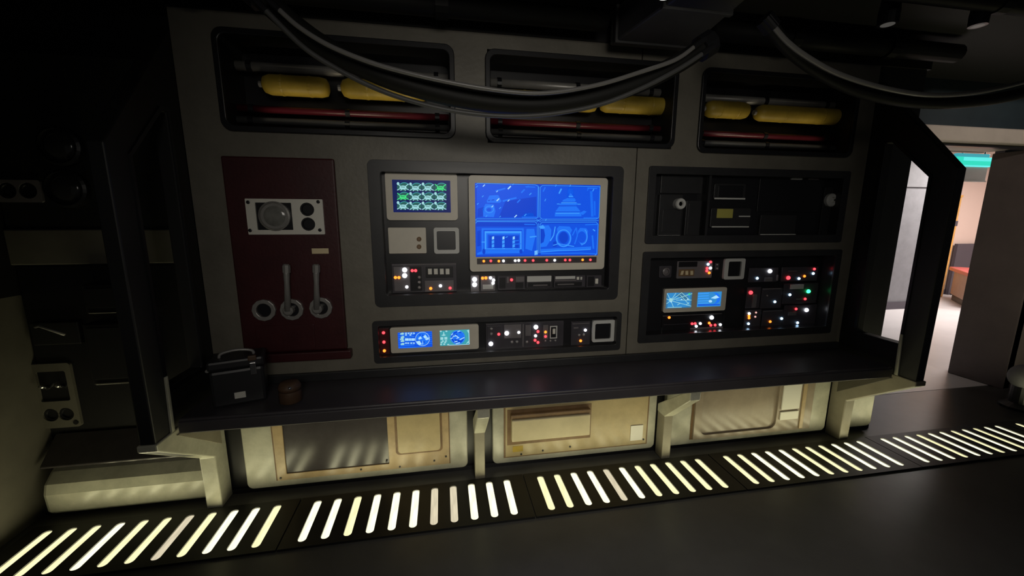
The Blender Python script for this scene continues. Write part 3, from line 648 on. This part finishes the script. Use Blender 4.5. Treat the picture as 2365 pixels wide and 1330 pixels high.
unit('equipment_module', 'dark rounded frame panel above the yellow label in the unlit console', 'module', za(862,290,1192,455), Y3, .012, M['char'], .01, parts=(('rim',za(862,440,1185,458),.008,M['bezelg']),('screen_glass',za(905,312,1165,435),.003,M['black'])))
unit('equipment_module', 'dark panel with a yellow label in the unlit console', 'module', za(825,548,1242,752), Y3, .014, M['char'], .008, parts=(('yellow_label',za(890,556,1058,652),.002,M['ylabel']),('rim',za(835,738,1225,752),.006,M['bezelg']),('strip',za(1120,628,1240,642),.005,M['bezelg'])))
unit('equipment_module', 'dark square cover at the bottom centre right of the unlit console', 'module', za(1342,620,1720,832), Y3, .02, M['char'], .004, parts=(('rim',za(1345,820,1715,834),.007,M['bezelg']),))
unit('equipment_module', 'dark wide cover with two pale tabs at the top right of the unlit console', 'module', za(1330,180,1985,590), Y3, .008, M['black'], .004, parts=(('tab',za(1670,200,1785,250),.01,M['bezelg']),('tab',za(1850,210,1960,252),.008,M['plate'])))
u, _ = unit('equipment_module', 'narrow dark cover with a round cap at the right end of the unlit console', 'module', za(1992,330,2160,830), Y3, .008, M['char'], .004)
p = PY(*ca(2072,465), Y3-.008); obj('round_cap', L([(.043,0),(.043,-.018),(.034,-.026),(.02,-.026),(.018,-.012)], p, 'Y', 24), M['bezelg'], u)

# ---- right lower console with scattered lamps
C4, in4, Y4 = console('control_console', 'deep dark console recess at the lower right full of scattered lamps', lowr, (.05,.05,.045,.04), .08, r=.015, side=mat('gloss_black_side', (.02,.02,.022), .22))
def cb(x, y): return (1460+x/4.548, 560+y/4.548)
def zb_(x0,y0,x1,y1): return (*cb(x0,y0), *cb(x1,y1))
u, _ = unit('dial_unit', 'small round dial at the top left of the lamp filled console', 'dial', zb_(285,245,415,370), Y4, .006, M['plated'], .01)
p = PY(*cb(350,305), Y4-.006); obj('dial_ring', L([(.026,0),(.026,-.01),(.017,-.014),(.015,-.006)], p, 'Y', 20), M['plate'], u)
u, _ = unit('indicator_unit', 'grey unit with a stack of red and white lamps beside a square frame', 'control unit', zb_(472,195,842,375), Y4, .012, M['plate'], .004,
    parts=(('dark_window',zb_(490,202,685,256),.002,M['black']),('digit_window',zb_(488,282,652,352),.002,M['brown'])), 
    lights=[(*cb(x,y),c,1) for x,y,c in ((822,204,'r'),(797,228,'b'),(786,270,'r'),(822,268,'w'),(783,298,'r'),(808,318,'o'))])
for x in (520,570,622):
    a = [cb(x-12+8,298), cb(x+14+8,296), cb(x+14-4,338), cb(x-12-4,340)] if x == 520 else [cb(x-12,298),cb(x+16,296),cb(x+16,338),cb(x-12,340)]
    obj('digit_tile', PR([[(PY(*t,Y4-.015).x,PY(*t,Y4-.015).z) for t in a]], Y4-.018, Y4-.014), M['ivory'], u)
unit('lamp_pair', 'pair of small grey caps right of the red and white lamp stack', 'control unit', zb_(872,215,915,290), Y4, .006, M['plated'], .003, lights=[(*cb(892,232),'k',0),(*cb(892,272),'k',0)])
sqbezel('square grey frame with dark glass at the top of the lamp filled console', (cb(980,168),cb(1190,165),cb(1178,385),cb(960,390)), zb_(1012,200,1148,355), Y4)
s1, s2, yd = dual('twin display with pale blue charts in the lamp filled console', ((1534.8,667.7),(1680,663),(1674,717),(1531.5,721.6)), Y4, .018,
    ((1538.5,676),(1598,675),(1597,711),(1538,711.5)), ((1610.6,674),(1666,673.5),(1665,707.5),(1610,708.5)), M['slate'], M['blue5'])
def cc(x, y): return (1500+x/7, 590+y/7)
D = Draw(yd)
D.poly('blue5', [cc(*p) for p in ((300,600),(440,600),(600,620),(660,600),(660,820),(500,840),(290,840))], 0)
D.poly('slate', [cc(*p) for p in ((420,640),(520,600),(600,640),(650,720),(560,720))], 1)
for a, b in (((345,730),(520,600)),((345,730),(690,615)),((345,730),(680,820)),((345,730),(285,610)),((345,730),(430,605)),((345,730),(390,840)),((345,730),(275,780)),((345,730),(270,700)),((520,600),(650,720)),((430,720),(680,720)),((500,640),(640,790)),((590,800),(640,760)),((450,800),(500,770)),((290,840),(520,835))): D.line('pale', [cc(*a),cc(*b)], 1.2, 3)
D.ell('pale', *cc(345,720), 4, 4.5, 4); D.ell('green', *cc(645,625), 2.5, 2, 4)
for p in ((520,710),(620,705),(350,750)): D.ell('blue4', *cc(*p), 2, 1.4, 5)
D.done(s1)
D = Draw(yd)
for y in (610,650,690,730,765): D.line('blue3', [cc(785,y+8),cc(960,y)], 2.2, 1)
D.ell('blue2', *cc(1055,690), 13, 13, 1); D.ell('blue5', *cc(1030,690), 9, 12, 2); D.poly('blue4', [cc(*p) for p in ((990,690),(1080,640),(1130,680),(1060,700))], 3); D.poly('blue1', [cc(*p) for p in ((780,790),(1140,785),(1140,805),(780,812))], 1)
D.ell('blue4', *cc(985,740), 4, 3, 3)
D.done(s2)
unit('indicator_unit', 'low dark lamp row beneath the pale blue chart displays', 'control unit', (cb(320,765),cb(965,748),cb(960,905),cb(310,920)), Y4, .008, M['black'], .003,
    parts=(('trim_line',zb_(320,756,940,762),.004,M['plate']),('trim_line',zb_(330,855,590,860),.004,M['plated']),('plate',zb_(610,890,950,905),.004,M['plate'])),
    lights=[(*cb(x,y),c,s) for x,y,c,s in ((388,787,'o',1),(833,787,'w',2),(628,852,'r',1),(660,850,'r',1),(672,878,'w',1),(715,850,'w',1),(808,845,'o',1),(825,868,'r',1),(870,866,'r',1),(925,862,'w',1))])
def cluster(label, px, parts, lights): return unit('indicator_unit', label, 'control unit', px, Y4, .010, M['plated'], .004, parts=parts, lights=[(*cb(x,y),c,s) for x,y,c,s in lights])
cluster('lamp board with two white lamps right of the square grey frame', zb_(1225,265,1530,415), (('block',zb_(1390,370,1470,410),.008,M['plate']),('bar',zb_(1520,340,1530,400),.01,M['plate'])), ((1445,300,'w',2),(1312,375,'b',1)))
cluster('lamp board along the upper right edge with red and orange lamps', zb_(1570,255,1950,405), (('strip',zb_(1640,295,1730,305),.005,M['plate']),), ((1637,370,'r',2),(1750,378,'b',1),(1808,353,'o',1),(1912,278,'r',1),(1900,325,'b',1)))
cluster('upright board with one red lamp at the middle left of the lamp cluster', zb_(1200,470,1345,690), (('bar',zb_(1262,545,1302,680),.01,M['plate']),), ((1243,525,'r',2),))
cluster('dark centre board with one blue white lamp and a tiny cap', zb_(1355,480,1570,690), (('bar',zb_(1370,480,1560,492),.006,M['plate']),), ((1497,622,'b',1),(1415,557,'k',0)))
cluster('lamp board with the large green lamp on the right side', zb_(1585,430,1945,640), (('pale_tag',zb_(1660,440,1800,488),.006,M['bezelg']),('strip',zb_(1720,590,1790,600),.005,M['plate'])), ((1655,548,'b',1),(1848,512,'g',2),(1815,592,'r',1)))
cluster('lamp board with a large white lamp at the lower right', zb_(1590,655,1930,880), (('slant_block',zb_(1640,728,1720,765),.008,M['plate']),), ((1720,697,'r',1),(1828,708,'w',2),(1735,842,'b',1)))
cluster('stacked lamp board with orange bars at the lower left of the cluster', zb_(1180,705,1350,885), (), ((1228,745,'w',1),(1225,768,'o',1),(1226,792,'o',1),(1300,735,'p',0),(1292,779,'p',0),(1220,852,'b',1)))
cluster('lower lamp board with one orange and one blue lamp at the cluster bottom', zb_(1365,710,1582,880), (('bar',zb_(1375,716,1575,722),.005,M['plate']),), ((1448,830,'o',1),(1568,798,'b',1)))

# ------------------------------------------------------------------ red cabinet
YC = YW-.03
rc = thing('red_cabinet', 'dark red wall cabinet with gauge plate, ring sockets and levers', 'cabinet', ((redc[0]+redc[2])/2, YW, redc[1]))
obj('body', B((redc[0],YC,redc[1]+.05),(redc[2],YW,redc[3])), M['red'], rc, bev=.008)
obj('base_ledge', B((redc[0]-.004,YC-.022,redc[1]),(redc[2]+.022,YW,redc[1]+.048)), M['red'], rc, bev=.006)
obj('lower_panel', B((redc[0]+.07,YC-.006,redc[1]+.06),(redc[2]-.16,YC,redc[1]+.20)), M['red'], rc, bev=.003)
gq = quad4(((568,460),(746,459),(749,540),(572,543)), YC-.008)
cutq = qrect((592,468,675,531), YC-.008)
hol = [PY(709.5,483.5,YC-.008), PY(712,517.5,YC-.008)]
gp = obj('gauge_plate', PR([rrect(*gq,.004), rrect(*cutq,.003)]+[circ(h_.x,h_.z,.034,20) for h_ in hol], YC-.010, YC), M['light'], rc)
gc = PY(634,499,YC-.012)
obj('gauge_bed', B((cutq[0],YC-.003,cutq[1]),(cutq[2],YC-.0005,cutq[3])), M['black'], gp)
obj('gauge_rim', L([(.074,0),(.074,-.014),(.066,-.018),(.064,-.010)], (gc.x,YC-.003,gc.z), 'Y', 32), M['grey'], gp)
obj('gauge_glass', L([(.063,0),(.058,-.006),(.03,-.010),(.012,-.011)], (gc.x,YC-.006,gc.z), 'Y', 32), M['glass'], gp, smooth=True)
for h_ in hol: obj('socket', L([(.033,0),(.033,-.008),(.026,-.008),(.024,-.002)], (h_.x,YC-.001,h_.z), 'Y', 20), M['black'], gp)
for px, py in ((573,467),(735,466),(578,532),(739,531)):
    p = PY(px,py,YC-.01); obj('screw', L([(.009,0),(.009,-.003),(.006,-.004)], p, 'Y', 10), M['black'], gp)
q_ = qrect((720,573.5,759,586), YC-.002); obj('nameplate', B((q_[0],YC-.003,q_[1]),(q_[2],YC,q_[3])), M['ivory'], rc, bev=.001, label='ivory nameplate')
for px, py, lev in ((609.5,716.5,None),(674,715,(661,610)),(741,711,(730,610))):
    p = PY(px,py,YC-.012)
    obj('ring', PR([circ(p.x,p.z,.058,12), circ(p.x,p.z,.036,20)], YC-.018, YC), M['grey'], rc, bev=.003)
    obj('ring_core', PR([circ(p.x,p.z,.0355,20)], YC-.003, YC), M['black'], rc)
    if lev:
        a_ = PY(px-9,py+3,YC-.03); t_ = PY(*lev,YC-.03)
        o = obj('lever', T([a_, a_.lerp(t_,.6), a_.lerp(t_,.78), t_], [.017,.0135,.0155,.0145], 10), M['grey'], rc, smooth=True)
        obj('grip', T([a_.lerp(t_,.82), a_.lerp(t_,.98)], .019, 8), M['grey'], o)
        obj('hub', L([(.026,0),(.026,-.03),(.018,-.036)], (a_.x,YC-.003,a_.z), 'Y', 14), M['grey'], o)

# ------------------------------------------------------------------ upper storage bays
bays = ['left upper bay above the red cabinet', 'middle upper bay behind the sagging hose', 'right upper bay nearest the doorway']
DB = .22
for i, q in enumerate(win):
    b = thing('storage_bay', 'dark rounded storage recess, '+bays[i], 'storage bay', ((q[0]+q[2])/2,YW,q[1]))
    inn = grow(q,-.028)
    obj('surround', PR([rrect(*q,.05), rrect(*inn,.035)], YW-.016, YW-.0005), M['black'], b, bev=.004)
    obj('recess', PR([rrect(*grow(inn,.008),.035), rrect(*inn,.03)], YW-.0005, YW+DB), M['wing'], b)
    obj('back_plate', B((inn[0]-.008,YW+DB,inn[1]-.008),(inn[2]+.008,YW+DB+.01,inn[3]+.008)), M['black'], b)
    lamp('bay_lamp', 'AREA', ((q[0]+q[2])/2, YW+.015, q[1]+.045), .11, (1,.86,.6), ((q[0]+q[2])/2, YW+.16, q[1]+.26), shape='RECTANGLE', size=.8, size_y=.012, spread=math.radians(70))
def cylinder_thing(i, xa, ya, xb, yb, label, r=.05):
    Yc = YW+.12
    a, c = PY(xa,ya,Yc), PY(xb,yb,Yc)
    z = (a.z+c.z)/2; x0, x1 = a.x, c.x
    t = thing('gas_cylinder', label, 'cylinder', ((x0+x1)/2,Yc,z-r), 'yellow cylinders')
    pr = [(r*.35,x0),(r*.8,x0+r*.25),(r,x0+r*.8),(r,x1-r*.8),(r*.85,x1-r*.2),(r*.5,x1)]
    obj('body', L(pr, (0,Yc,z), 'X', 20), M['yellow'], t, smooth=True)
    for f in (.3,.72): obj('band', L([(r*1.02,x0+(x1-x0)*f-.008),(r*1.045,x0+(x1-x0)*f),(r*1.02,x0+(x1-x0)*f+.008)], (0,Yc,z), 'X', 20), M['yellow'], t)
    obj('valve', L([(r*.3,x0-.015),(r*.3,x0+.005)], (0,Yc,z), 'X', 10), M['grey'], t)
cylinder_thing(0,606,197,760,201,'yellow cylinder at the left of the left upper bay')
cylinder_thing(0,788,206,985,212,'yellow cylinder at the right of the left upper bay, half behind the hose')
cylinder_thing(1,1135,228,1378,238,'yellow cylinder at the left of the middle upper bay behind the hose')
cylinder_thing(1,1386,240,1546,246,'yellow cylinder at the right of the middle upper bay')
cylinder_thing(2,1628,252,1726,256,'short yellow cylinder at the left of the right upper bay')
cylinder_thing(2,1745,262,1948,270,'long yellow cylinder at the right of the right upper bay')
pn = ['left', 'middle', 'right']
for i, q in enumerate(win):
    x0, x1, w = q[0]+.032, q[2]-.032, q[3]-q[1]
    zz = q[1]
    def pipe(name, label, y, z, r, m, n=12):
        t = thing(name, label, 'pipe', ((x0+x1)/2,y,z), name.replace('_',' ')+'s in the upper bays')
        obj('tube', L([(r,x0),(r,x1)], (0,y,z), 'X', n), m, t, smooth=True)
        for f in (.06,.5,.94): obj('clamp', L([(r*1.25,x0+(x1-x0)*f-.012),(r*1.25,x0+(x1-x0)*f+.012)], (0,y,z), 'X', n), M['black'], t)
    pipe('grey_pipe', 'pale grey pipe across the top of the %s upper bay' % pn[i], YW+.14, zz+w*.745, .024, M['grey'])
    pipe('red_pipe', 'thin dark red pipe below the yellow cylinders of the %s upper bay' % pn[i], YW+.11, zz+w*.29, .018, M['redpipe'])
    pipe('dark_pipe', 'dark grey pipe low in the %s upper bay' % pn[i], YW+.09, zz+w*.16, .018, M['duct'])

# ------------------------------------------------------------------ things on the bench
cs = thing('field_case', 'black tilted field case with metal hoops on the left of the bench', 'case', (-1.0,2.06,.652))
def rotz(bm, c, a): bmesh.ops.rotate(bm, verts=bm.verts, cent=c, matrix=Matrix.Rotation(a,3,'Z')); return bm
cc_ = (-1.0,2.06,.652); ang = .32
M['case'] = mat('black_case_plastic', (.02,.02,.022), .4)
obj('body', rotz(B((-1.12,1.985,.652),(-.90,2.135,.835)), cc_, ang), M['case'], cs, bev=.014)
obj('lid', rotz(B((-1.125,1.98,.838),(-.895,2.14,.885)), cc_, ang), M['case'], cs, bev=.012)
obj('handle', rotz(T(smoothpts([(-1.08,2.04,.885),(-1.07,2.04,.905),(-1.01,2.04,.915),(-.95,2.04,.905),(-.94,2.04,.885)],4), .007, 8), cc_, ang), M['grey'], cs, smooth=True)
obj('latch', rotz(B((-.955,1.972,.80),(-.93,1.985,.86)), cc_, ang), M['chrome'], cs, bev=.002)
obj('tag', rotz(B((-1.03,1.981,.69),(-.985,1.986,.72)), cc_, ang), M['light'], cs, label='pale paper tag')
obj('corner_cap', rotz(T([(-1.122,1.985,.845),(-1.122,2.13,.845)], .008, 8), cc_, ang), M['grey'], cs)
obj('buckle', rotz(B((-.96,1.972,.87),(-.925,1.99,.895)), cc_, ang), M['leather'], cs, bev=.004)
pc = thing('leather_pouch', 'small brown leather pouch with a metal snap beside the black case', 'pouch', (-.76,1.985,.652))
obj('body', L([(.04,.652),(.052,.66),(.05,.71),(.046,.74),(.036,.75)], (-.76,1.985,0), 'Z', 16), M['leather'], pc, smooth=True)
obj('flap', L([(.05,.715),(.052,.735),(.04,.757),(.012,.76)], (-.76,1.985,0), 'Z', 16), M['leather'], pc, smooth=True)
obj('snap', ball(BM(), (-.742,1.936,.742), .007), M['chrome'], pc, smooth=True)

# ------------------------------------------------------------------ left alcove
YA = 2.342
for px, py, lab in ((138,338,'upper round glass gauge in the dark alcove on the left'),(153,436,'lower round glass gauge in the dark alcove on the left')):
    p = PY(px,py,YA-.02); g = thing('round_gauge', lab, 'gauge', (p.x,YA,p.z))
    obj('rim', L([(.092,0),(.092,-.03),(.080,-.036),(.076,-.02)], (p.x,YA,p.z), 'Y', 28), M['black'], g)
    obj('lens', L([(.076,0),(.07,-.022),(.045,-.034),(.015,-.038)], (p.x,YA,p.z), 'Y', 28), mat('dark_gauge_glass', (.03,.03,.03), .12), g, smooth=True)
p = PY(40,440,YA-.01)
sp = thing('socket_plate', 'grey plate with two dark round sockets beside the lower gauge', 'plate', (p.x,YA,p.z-.05))
ha, hb = PY(16,440,YA-.01), PY(64,440,YA-.01)
obj('faceplate', PR([rrect(ha.x-.05,p.z-.055,hb.x+.055,p.z+.05,.01)]+[circ(h_.x,h_.z,.038,18) for h_ in (ha,hb)], YA-.010, YA), M['plate'], sp)
for h_ in (ha,hb): obj('socket', L([(.037,0),(.037,-.006),(.028,-.006),(.026,-.001)], (h_.x,YA,h_.z), 'Y', 18), M['black'], sp)
YA2 = 2.35
q_ = quad4(((66,842),(158,838),(190,985),(92,990)), YA2-.015)
sw = thing('switch_plate', 'pale switch plate with an open top and two dark holes in the alcove', 'plate', ((q_[0]+q_[2])/2,YA2,q_[1]))
wq, hq_ = q_[2]-q_[0], q_[3]-q_[1]
opn = rrect(q_[0]+wq*.14,q_[1]+hq_*.42,q_[2]-wq*.14,q_[3]-hq_*.12,.01)
h1, h2 = (q_[0]+wq*.30,q_[1]+hq_*.21), (q_[0]+wq*.68,q_[1]+hq_*.21)
obj('faceplate', PR([rrect(*q_,.015), opn, circ(*h1,.036,18), circ(*h2,.036,18)], YA2-.016, YA2), M['partit'], sw)
obj('recess', PR([opn], YA2-.004, YA2-.0005), M['black'], sw)
for h_ in (h1,h2): obj('socket', L([(.035,0),(.035,-.008),(.026,-.008),(.024,-.001)], (h_[0],YA2-.001,h_[1]), 'Y', 18), M['black'], sw)
for k in (.3,.68): obj('toggle', T([(q_[0]+wq*k,YA2-.004,q_[1]+hq_*.62),(q_[0]+wq*k+.012,YA2-.05,q_[1]+hq_*.70)], [.012,.008], 10), M['chrome'], sw, smooth=True)
obj('screw', L([(.012,0),(.012,-.004)], (q_[2]-.02,YA2-.016,q_[1]+.025), 'Y', 10), M['black'], sw)
for (x0,y0,x1,y1), lab in (((196,655,330,722),'upper black equipment box with a bright lip in the alcove'),((205,745,345,884),'lower black equipment box with a bright lip in the alcove')):
    r_ = qrect((x0,y0,x1,y1), YA2-.06); e = thing('equipment_box', lab, 'box', ((r_[0]+r_[2])/2,YA2,r_[1]))
    obj('housing', B((r_[0],YA2-.07,r_[1]),(r_[2],YA2,r_[3])), M['black'], e, bev=.006)
    obj('lip', T([(r_[0]+.02,YA2-.074,r_[1]+.006),(r_[2]-.01,YA2-.074,r_[1]+.006)], .006, 8), M['chrome'], e)
    obj('cover', B((r_[0]+.015,YA2-.076,r_[1]+.03),(r_[2]-.015,YA2-.07,r_[3]-.02)), M['black'], e, bev=.002)
e = thing('equipment_box', 'small bent lever box above the pale switch plate in the alcove', 'box', (-1.97,YA2,.93))
obj('housing', B((-2.07,YA2-.03,.90),(-1.86,YA2,1.02)), M['wing'], e, bev=.006)
obj('lever', T([(-2.04,YA2-.035,1.0),(-2.0,YA2-.06,1.01),(-1.9,YA2-.06,.96)], .007, 8), M['grey'], e, smooth=True)
pl = thing('padded_plinth', 'worn cream padded plinth on the floor of the alcove', 'plinth', (-1.69,2.25,0))
prof = [(2.349,.012),(2.215,.012),(2.195,.04),(2.19,.14),(2.205,.19),(2.25,.235),(2.349,.30)]
obj('pad', PR([prof], -2.06, -1.30, 'X'), M['cream2'], pl, bev=.02)
obj('plinth_base', B((-2.10,2.235,.0),(-1.29,2.349,.012)), M['black'], pl)
obj('top_flap', PR([[(2.349,.31),(2.235,.262),(2.232,.274),(2.349,.40)]], -2.08, -1.29, 'X'), M['steel'], pl, bev=.004)

# ------------------------------------------------------------------ ceiling hoses, duct and pipes
def hose(name, label, pts, y, r, m, cat='hose'):
    w = smoothpts([PY(px,py,yy if (yy:=(p3[0] if (p3:=rest) else y)) else y) for px,py,*rest in pts], 8)
    c = w[0]; t = thing(name, label, cat, c)
    obj('sheath', T(w, r, 12), m, t, smooth=True)
    for e_, d_ in ((w[0],w[1]),(w[-1],w[-2])):
        v = (e_-d_).normalized(); obj('end_collar', T([e_-v*.01, e_+v*.05], r*1.35, 10), M['black'], t)
hose('cable', 'thin pale cable sagging in front of the left and middle upper bays', [(640,18),(690,62),(760,105),(850,142),(940,168),(1060,194),(1180,212),(1270,214),(1380,196),(1480,166),(1560,138),(1606,106)], 1.62, .0085, M['cable'], 'cable')
hose('hose', 'thick dark hose sagging just under the thin pale cable', [(600,-10),(680,60),(760,116),(850,160),(940,195),(1060,225),(1170,240),(1280,240),(1380,222),(1480,190),(1560,150),(1620,112)], 1.71, .040, M['hose'])
hose('cable', 'dark cable along the underside of the left sagging hose', [(610,20),(700,108),(780,160),(870,205),(960,236),(1060,258),(1170,268),(1280,262),(1390,240),(1490,200),(1570,158),(1625,122)], 1.60, .009, M['duct'], 'cable')
hose('cable', 'pale cable sagging at the upper right in front of the doorway', [(1786,60),(1820,98),(1870,135),(1940,172),(2040,203),(2140,219),(2230,216),(2310,203),(2400,180)], 1.62, .0105, M['cable'], 'cable')
hose('hose', 'thick dark hose behind the pale cable at the upper right', [(1780,62),(1830,120),(1900,170),(1980,208),(2070,230),(2160,238),(2250,234),(2340,220),(2430,195)], 1.69, .028, M['hose'])
d = thing('ceiling_duct', 'dull grey slanted duct under the ceiling above the middle bay', 'duct', (1.15,1.9,2.44))
def hexa(bm, lo, hi):
    a = [bm.verts.new(p) for p in lo]; b = [bm.verts.new(p) for p in hi]
    bm.faces.new(a); bm.faces.new(b[::-1])
    for k in range(4): bm.faces.new((a[k],a[(k+1)%4],b[(k+1)%4],b[k]))
    return bm
lo = [(1.34,2.16,2.45),(.90,2.16,2.45),(1.06,1.2,2.45),(1.22,1.2,2.45)]
obj('body', hexa(BM(), lo, [(x,y,2.618) for x,y,z in lo]), M['duct'], d, bev=.01)
for yy in (2.1,1.75,1.4):
    f = (2.16-yy)/.96; xa = .90+(.16)*f; xb = 1.34-.12*f
    obj('flange', B((xa-.01,yy-.012,2.44),(xb+.01,yy+.012,2.618)), M['duct'], d, bev=.003)
def cpipe(label, pts, r):
    t = thing('ceiling_pipe', label, 'pipe', pts[0]); obj('tube', T(pts, r, 14), M['hose'], t, smooth=True)
    for f in (.3,.7):
        a = Vector(pts[0]).lerp(Vector(pts[-1]), f); v = (Vector(pts[-1])-Vector(pts[0])).normalized()*.03
        obj('coupling', T([a-v,a+v], r*1.18, 14), M['hose'], t)
cpipe('dark ceiling pipe running along the wall above the left bay', [(-1.9,2.10,2.54),(.85,2.10,2.54)], .05)
cpipe('dark ceiling pipe running along the wall above the right bay', [(1.45,2.10,2.54),(3.1,2.10,2.54)], .05)
cpipe('thin dark ceiling pipe crossing above the viewer on the left', [(-1.9,1.7,2.55),(.9,1.75,2.55)], .035)
cpipe('thin dark ceiling pipe crossing towards the doorway on the right', [(1.6,1.62,2.55),(4.9,1.62,2.55)], .045)
def downlight(label, px, py, z, m, r=.05, tilt=None):
    dd = ray(px,py); t = (z-HC)/dd.z; c = Vector((0,0,HC))+dd*t
    u_ = thing('ceiling_lamp', label, 'lamp', (c.x,c.y,z))
    obj('housing', L([(r*.8,z+.0),(r*1.15,z+.0),(r*1.2,z+.05),(r*.9,2.619)], (c.x,c.y,0), 'Z', 20), M['black'], u_)
    obj('lens', L([(r*.78,z-.001),(r*.78,z+.004)], (c.x,c.y,0), 'Z', 20), m, u_)
downlight('small bright ceiling lamp at the top edge above the duct', 1536, -8, 2.44, M['dlight'], .035)
M['dlow'] = emat('weak_lamp_glow', (1,.95,.85), .06)
downlight('faint ceiling lamp above the right sagging cable', 2050, 57, 2.46, M['dlow'], .035)
downlight('faint ceiling lamp at the top right corner above the doorway', 2258, 60, 2.46, M['dlow'], .03)

# ------------------------------------------------------------------ doorway and bright room
sg = thing('exit_sign', 'glowing green hanging sign with a grey panel below in the bright room', 'sign', (6.47,4.0,2.04))
a_ = quad4(((2206,356),(2288,358),(2288,386),(2206,390)), 4.0)
obj('lit_face', B((a_[0],3.985,a_[1]+.03),(a_[2],4.02,a_[3]-.03)), M['sign'], sg, bev=.006)
obj('lit_face', B((a_[0]+.1,3.975,a_[3]-.075),(a_[2],3.985,a_[3]-.035)), M['sign2'], sg)
obj('top_cap', B((a_[0],3.985,a_[3]-.03),(a_[2]-.05,4.03,a_[3]+.01)), M['teal1'], sg, bev=.006)
obj('bottom_edge', B((a_[0]+.01,3.975,a_[1]+.016),(a_[2],4.025,a_[1]+.03)), M['sign2'], sg)
obj('panel', B((a_[0],3.99,a_[1]-.15),(a_[2]-.04,4.02,a_[1]+.014)), M['light'], sg, bev=.003)
obj('panel_rim', B((a_[0],3.98,a_[1]-.165),(a_[2]-.04,4.03,a_[1]-.15)), M['light'], sg)
for x in (a_[0]+.1,a_[2]-.1): obj('hanger', T([(x,4.005,a_[3]-.01),(x,4.005,2.759)], .008, 8), M['grey'], sg)
op = thing('orange_post', 'orange wooden post with a dark band in the bright room', 'post', (9.9,6.3,0))
xa, xb = PY(2186,540,6.25).x, PY(2206,540,6.25).x
obj('shaft', B((xa-.25,6.25,.003),(xb,6.37,1.98)), M['orange'], op, bev=.01)
zb = PY(2200,516,6.25).z; obj('band', B((xa-.255,6.243,zb-.05),(xb+.004,6.376,zb+.05)), M['dbox'], op)
obj('cap', B((xa-.25,6.24,1.98),(xb+.01,6.38,2.02)), M['orange'], op, bev=.004)
dk = thing('dark_cabinet', 'dark plum cabinet standing behind the counter in the bright room', 'cabinet', (10.3,6.42,0))
xa, xb = PY(2205,590,6.42).x, PY(2262,590,6.42).x
obj('face', B((xa,6.40,.003),(xb,6.46,PY(2228,563,6.40).z)), M['dbox'], dk, bev=.006)
obj('foot', B((xa+.05,6.38,.003),(xb-.05,6.47,.05)), M['black'], dk)
ct_ = thing('counter', 'low tan counter with a red top in the bright room', 'counter', (9.1,5.4,0))
ca_, cb2 = Vector((9.80,6.02,0)), Vector((8.98,5.24,0))
dirc = (cb2-ca_).normalized(); nrm = Vector((-dirc.y,dirc.x,0)); nrm = nrm if nrm.x > 0 else -nrm
def slab(p0, p1, off0, off1, z0, z1):
    a1, a2, a3, a4 = p0+nrm*off0, p1+nrm*off0, p1+nrm*off1, p0+nrm*off1
    return hexa(BM(), [(v.x,v.y,z0) for v in (a1,a2,a3,a4)], [(v.x,v.y,z1) for v in (a1,a2,a3,a4)])
obj('base', slab(ca_, cb2, .03, .5, .003, .12), M['black'], ct_)
obj('front', slab(ca_, cb2, 0, .5, .12, .57), M['cfront'], ct_, bev=.006)
obj('top', slab(ca_-dirc*.1, cb2+dirc*.06, -.06, .56, .57, .64), M['ctop'], ct_, bev=.015)
tr = thing('tray', 'pale tray resting on the red counter top', 'tray', (9.2,5.62,.64))
tp0, tp1 = ca_.lerp(cb2,.55), ca_.lerp(cb2,.97)
obj('dish', slab(tp0, tp1, .06, .3, .642, .70), M['pink'], tr, bev=.02)
obj('rim', slab(tp0-dirc*-.01, tp1, .05, .31, .70, .712), M['light'], tr, bev=.004)
bo = thing('bollard', 'grey round topped bollard at the right edge before the brown partition', 'bollard', (4.72,2.3,0))
obj('dome', ball(BM(), (4.72,2.3,.27), .105, u=20, v=12), M['lwall'], bo, smooth=True)
obj('post', L([(.12,0),(.12,.02),(.07,.05),(.07,.2)], (4.72,2.3,0), 'Z', 20), M['black'], bo)
